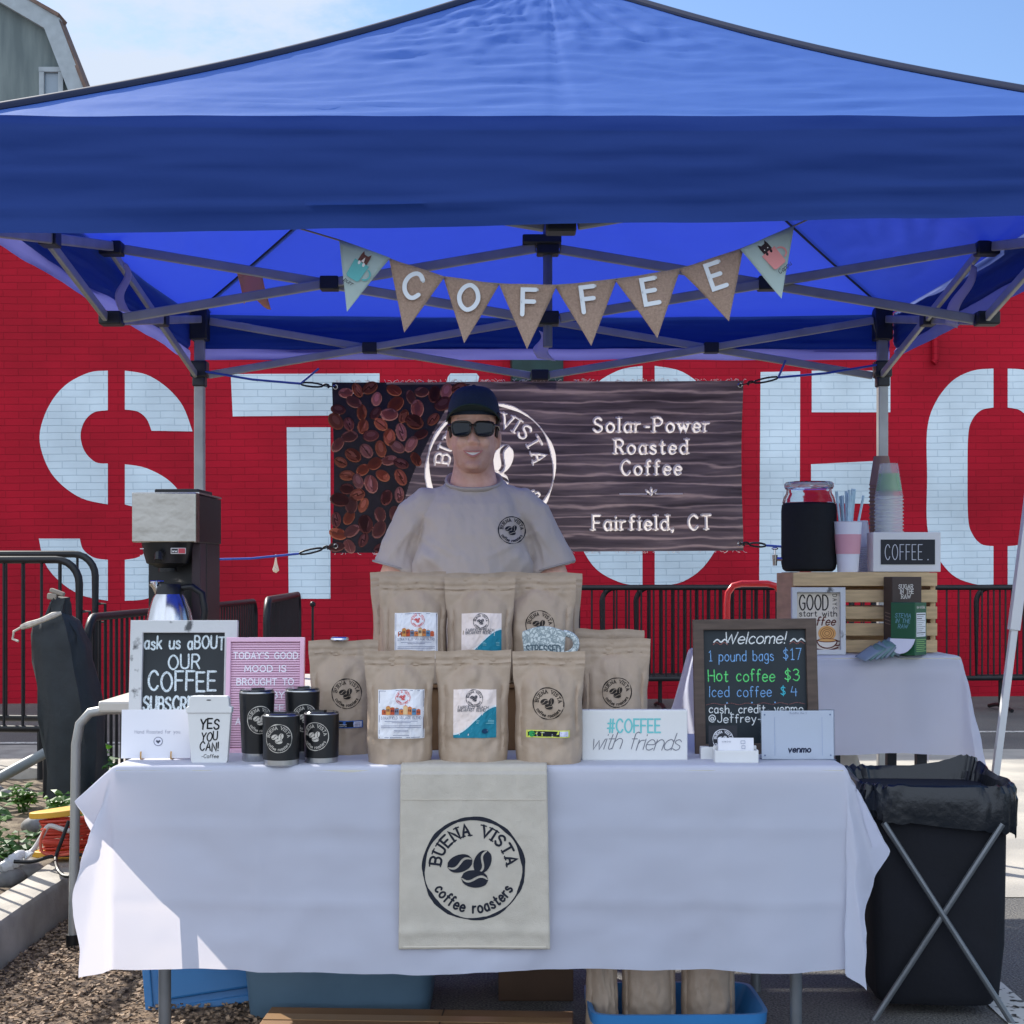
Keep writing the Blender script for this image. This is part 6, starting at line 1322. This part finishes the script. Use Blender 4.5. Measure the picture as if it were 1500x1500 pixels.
for j, (zz, g) in enumerate(((.548, .010), (.568, .013), (.595, .012), (.618, .010), (.632, .006), (.636, .0), (.625, -.012), (.56, -.03), (.46, -.04))):
    ro = []
    for k in range(N):
        a = 2 * math.pi * k / N; cx_ = math.copysign(abs(math.cos(a)) ** .3, math.cos(a)); cy_ = math.copysign(abs(math.sin(a)) ** .3, math.sin(a)); jag = .02 * fbm(math.cos(a) * 2.2, math.sin(a) * 2.2, 3) if j == 0 else 0
        rdg = 1 - 2 * abs(nz3(k * .16 + zz * 9, zz * 16 + k * .05, 4)); w = .008 * rdg + .006 * (1 - 2 * abs(nz3(k * .35 - zz * 22, zz * 20, 8)))
        hump = .035 * math.exp(-((cx_ - .75) ** 2 + (cy_ - .9) ** 2) / .12) if 2 <= j <= 5 else 0
        slope = -.045 * (cx_ * .5 + .5) * (1 if cy_ < 0 else 0) if j < 2 else 0
        ro.append(Vector((cx_ * (hw_ + g + w), cy_ * (hd_ + g + w), zz + jag + hump + slope + .010 * nz3(k * .4, zz * 9, 7))))
    rgs.append(ro)
MB().ring(rgs, cap=False).build("bag_liner", mat("black_bin_liner", C(16, 22, 30), .3, spec=.6, bump=.3, bscale=30), hp_, angle=24)

# ------------------------------------------------------------------ storage under the front table
def tub(label, x, y, w, dp, h, m, rz=0, lid=False, lip=.02):
    s = thing('storage_tub', label, 'storage bin', (x, y, 0), (0, 0, rz)); rings = []
    for zz, g in ((.004, -.03), (.012, -.022), (h * .72, 0), (h * .74, .006), (h - .03, .010), (h - .028, lip), (h, lip + .002), (h, lip - .008), (h - .03, .0), (.02, -.034)):
        rings.append([Vector((math.copysign(abs(math.cos(a)) ** .25, math.cos(a)) * (w / 2 + g), math.copysign(abs(math.sin(a)) ** .25, math.sin(a)) * (dp / 2 + g), zz)) for a in [k * math.pi / 20 for k in range(40)]])
    MB().ring(rings).build('tub_body', m, s, angle=30); return s
gb = mat('greyblue_translucent', C(104, 132, 152), .3, transm=.25, ior=1.2, var=.08)
t1 = tub('large grey blue translucent storage tub under the left half of the table', bx(494, 4.0), 4.185, .535, .42, .36, gb)
t2 = tub('blue storage tub holding upright kraft bags under the right half of the table', bx(988, 3.80), 3.83, .40, .26, .115, M['blueplastic'], .02, lip=.022)
for i, (px, w, r) in enumerate(((882, .09, .3), (952, .15, .0), (1040, .15, -.04))):
    bag(('narrow turned kraft bag at the left in the blue tub', 'wide kraft bag in the middle of the blue tub', 'wide kraft bag at the right in the blue tub')[i], bx(px, 3.8), 3.82 + .01 * i, .02, r, w, .30, None, 20 + i, 'kraft bags stored in the blue tub', puff=.9, name='kraft_bag')
s = thing('tub_lid', 'blue plastic tub lid with faint marker writing leaning on the left leg side', 'lid', (bx(318, 4.15), 4.14, .0), (-.30, -.10, .2))
MB().box((0, 0, .24), (.36, .012, .46)).box((0, -.012, .24), (.30, .012, .40)).build('panel', M['blueplastic'], s, bevel=.006, smooth=False); frame_mb(.38, .48, .022, .03, -.015).build('rim', M['blueplastic'], s, bevel=.004, smooth=False)
d = Decal(flat(-.018), .0006); fit(d, 'Tumbler', .0, .36, .026, .1, C(30, 50, 80), .11, slant=.1); fit(d, 'Cups', .01, .30, .03, .1, C(30, 50, 80), .07, slant=.1); d.build('marker_writing', s)
def cbox(label, x, y, w, dp, h, rz=0, m=None):
    s = thing('cardboard_box', label, 'box', (x, y, 0), (0, 0, rz)); MB().box((0, 0, h / 2), (w, dp, h)).build('carton', m or M['card'], s, bevel=.003, smooth=False)
    return s
s = cbox('long flat brown cardboard box on the ground in front of the grey blue tub', bx(612, 3.84), 3.835, .80, .185, .058, -.05)
MB().box((0, -.0, .0595), (.795, .05, .002)).build('tape', mat('brown_tape', C(150, 118, 84), .35), s, smooth=False); MB().box((0.06, -.0, .0590), (.003, .183, .0025)).build('flap_gap', mat('dark_gap', C(52, 40, 30), .9), s, smooth=False)
s = cbox('dark brown cardboard box with a hand slot beneath the middle of the table', bx(785, 4.2), 4.32, .212, .24, .30, 0, mat('dark_card', C(92, 70, 54), .8, var=.1))
MB().box((-.065, -.1205, .13), (.04, .002, .008)).build('hand_slot', mat('dark_gap', C(30, 24, 20), .9), s, smooth=False)

# ------------------------------------------------------------------ planter: plants, stones, cords
lm = [mat('weed_leaf', C(92, 128, 62), .5, var=.35, vscale=7, trans=.3, tcol=C(130, 176, 60)), mat('weed_leaf_dark', C(66, 104, 52), .55, var=.35, vscale=9, trans=.25, tcol=C(96, 150, 50))]
def weed(seed, h, n, ll):
    r = random.Random(seed); mb = MB(); stm = MB()
    for k in range(n):
        a = r.uniform(0, 6.28); lean = r.uniform(.1, .8); hh = h * r.uniform(.4, 1); tip = Vector((math.cos(a) * lean * h * .7, math.sin(a) * lean * h * .7, hh)); base = Vector((r.uniform(-.03, .03), r.uniform(-.03, .03), 0)); midp = (base + tip) / 2 + Vector((0, 0, h * .12))
        pth = [base, midp, tip]; stm.tube(pth, [.0035, .0028, .0015], 5)
        for q in range(r.randint(4, 8)):
            t = r.uniform(.3, 1); p = base.lerp(midp, t * 2) if t < .5 else midp.lerp(tip, t * 2 - 1); b = r.uniform(0, 6.28); dv = Vector((math.cos(b), math.sin(b), r.uniform(-.3, .7))).normalized(); l = ll * r.uniform(.5, 1.2); w = l * r.uniform(.22, .4); sd = dv.cross(Vector((0, 0, 1))).normalized() * w; dr = Vector((0, 0, -l * r.uniform(.1, .35)))
            mb.add([p, p + dv * l * .4 + sd + dr * .2, p + dv * l + dr, p + dv * l * .4 - sd + dr * .2, p + dv * l * .45 + Vector((0, 0, .012)) + dr * .2], [(0, 1, 4), (1, 2, 4), (2, 3, 4), (3, 0, 4)])
    t = thing('weed_plant', 'leafy green weed growing among stones in the planter', 'plant', group='weeds growing in the planter'); mb.build('foliage', lm[seed % 2], t, angle=10); stm.build('stem', lm[1], t); return t
protos = [weed(1, .26, 11, .085), weed(2, .20, 13, .07), weed(3, .32, 12, .1)]
rp = random.Random(21); k = 0
spots = [(-1.80, 4.62), (-1.93, 4.75), (-2.05, 5.3), (-1.86, 5.6), (-2.1, 5.9), (-1.8, 6.15), (-2.25, 6.3), (-2.0, 6.55), (-2.35, 5.6), (-2.5, 6.1), (-2.2, 5.0), (-1.95, 5.15), (-2.6, 6.7), (-2.3, 7.0), (-2.02, 7.2), (-2.7, 7.3), (-2.45, 6.5), (-1.82, 6.8)]
LB = ['spreading green weed with pointed leaves', 'low bushy green weed', 'taller long leaved green weed']
WHERE = ['right on the kerb at the front', 'behind the kerb, leaning over a stone', 'beside the white cable', 'just left of the yellow cord reel', 'between pale stones', 'behind the cord reel', 'before the pale stones at the frame edge', 'under the slanting steel pipe', 'at the left frame edge, middle of the planter', 'at the frame edge behind the middle weeds', 'behind the white plastic wrap', 'close to the kerb end', 'at the back left of the planter', 'beneath the near barrier', 'beside the dark steel post', 'in the far left corner of the planter', 'below the end of the slanting pipe', 'at the back near the kerb']
for i, (x, y) in enumerate(spots):
    p = protos[i % 3]; o = p if i < 3 else dup(p); sc = rp.uniform(.75, 1.1); o.location = (x, y, .09); o.rotation_euler = (0, 0, rp.uniform(0, 6.28)); o.scale = (sc, sc, sc * rp.uniform(.75, 1)); o['label'] = LB[i % 3] + ' ' + WHERE[i]
stm_ = mat('grey_cobble', C(150, 148, 146), .8, dirt=C(112, 112, 112), dscale=9, bump=.2, bscale=30)
stone0 = None
for i in range(46):
    x, y = -1.74 - rp.random() ** 1.3 * 1.3, rp.uniform(4.3, 7.6)
    if i < 6:
        mb = MB(); mb.ball((0, 0, 0), (.075, .055, .042), 14, 9); mb.v = [tuple(Vector(v) * (1 + .22 * nz3(v[0] * 18 + i * 5, v[1] * 18, v[2] * 18))) for v in mb.v]
        o = mb.build('cobble_stone', stm_, angle=180); tag(o, 'rounded grey cobble lying among the weeds in the planter', 'stone', 'cobbles in the planter'); (lst := globals().setdefault('STN', [])).append(o)
    else: o = STN[i % 6].copy(); COL.objects.link(o)
    s_ = rp.uniform(.55, 1.25); o.location = (x, y, .10 + .02 * s_); o.scale = (s_, s_, s_); o.rotation_euler = (rp.uniform(-.3, .3), rp.uniform(-.3, .3), rp.uniform(0, 6.28))
rc_ = at(98, 1222, 5.5); rc_.z = .16
s = thing('cord_reel', 'yellow cord reel wound with a red orange extension cord on the planter kerb', 'cord reel', (rc_.x, rc_.y, .155), (0, 0, .2))
yl = mat('yellow_plastic', C(226, 172, 60), .45, var=.1)
for zz, w in ((.012, .11), (.165, .12)): MB().ring([[Vector((math.cos(a) * w * (1 + .12 * math.cos(2 * a)), math.sin(a) * .06, zz + t + .012 * math.cos(a) * (1 if zz > .1 else 0))) for a in [k * math.pi / 12 for k in range(24)]] for t in (0, .012, .022)]).build('flange', yl, s, bevel=.003)
cd = MB(); rr2 = random.Random(2)
for k in range(16): zz = .032 + .008 * k * .95; w = .075 + rr2.uniform(-.006, .008); cd.tube([(math.cos(a) * w * 1.15, math.sin(a) * w * .75, zz + .006 * math.sin(a + k)) for a in [q * math.pi / 12 for q in range(24)]], .0052, 6, closed=True)
cd.build('cord_winding', mat('orange_red_cord', C(206, 70, 50), .5, var=.15), s)
def cable(name, label, pts, r, m): tag(MB().tube(spline([tuple(p) for p in pts], k=5), r, 8).build(name, m), label, 'cable')
cable('power_cable', 'white grey cable arching out of the cord reel to a plastic wrap', [at(110, 1219, 5.42), at(92, 1215, 5.42), at(72, 1210, 5.42), at(62, 1224, 5.4), at(50, 1243, 5.38), at(40, 1252, 5.36)], .009, mat('pale_cable', C(200, 196, 190), .5))
cable('power_cable', 'black cable looping from the reel over the planter kerb', [at(101, 1202, 5.38), at(90, 1232, 5.36), at(82, 1255, 5.34), at(84, 1272, 5.2), at(92, 1282, 5.15), at(102, 1284, 5.12)], .007, M['black'])
cable('power_cable', 'coiled red orange extension cord loop sticking out of the reel', [at(66, 1214, 5.36), at(60, 1230, 5.36), at(62, 1248, 5.36), at(80, 1253, 5.36), at(108, 1250, 5.36)], .0055, mat('orange_loop', C(214, 96, 70), .5))
cable('power_cable', 'black cable lying across the soil by the white wrap', [at(20, 1262, 5.3), at(48, 1262, 5.32), at(78, 1254, 5.36), at(120, 1252, 5.4)], .007, M['black'])
s = thing('plastic_wrap', 'white plastic bag wrapped around the cable joint in the planter', 'bag', at(28, 1262, 5.34))
pr = [at(0, 1272, 5.3), at(10, 1268, 5.32), at(22, 1260, 5.34), at(30, 1252, 5.35), at(38, 1251, 5.36), at(43, 1255, 5.36)]
MB().tube(spline([tuple(p) for p in pr], k=4), [.010 + .016 * abs(math.sin(q * .19 + .3)) * (1 + .5 * nz3(q * .9, 2)) for q in range(21)], 10).build('wrap', mat('white_film', C(226, 228, 232), .35, trans=.3, bump=.4, bscale=30), s, True)
s = thing('tie_post', 'thin dark steel stake standing before the red wall beside the pink board', 'stake', (at(458, 900, 9.0).x, 9.0, 0))
MB().tube([(0, 0, 0), (0, 0, 1.02)], .008, 6).ball((0, 0, 1.03), .018, 8, 6).build('rod', M['blackmetal'], s)
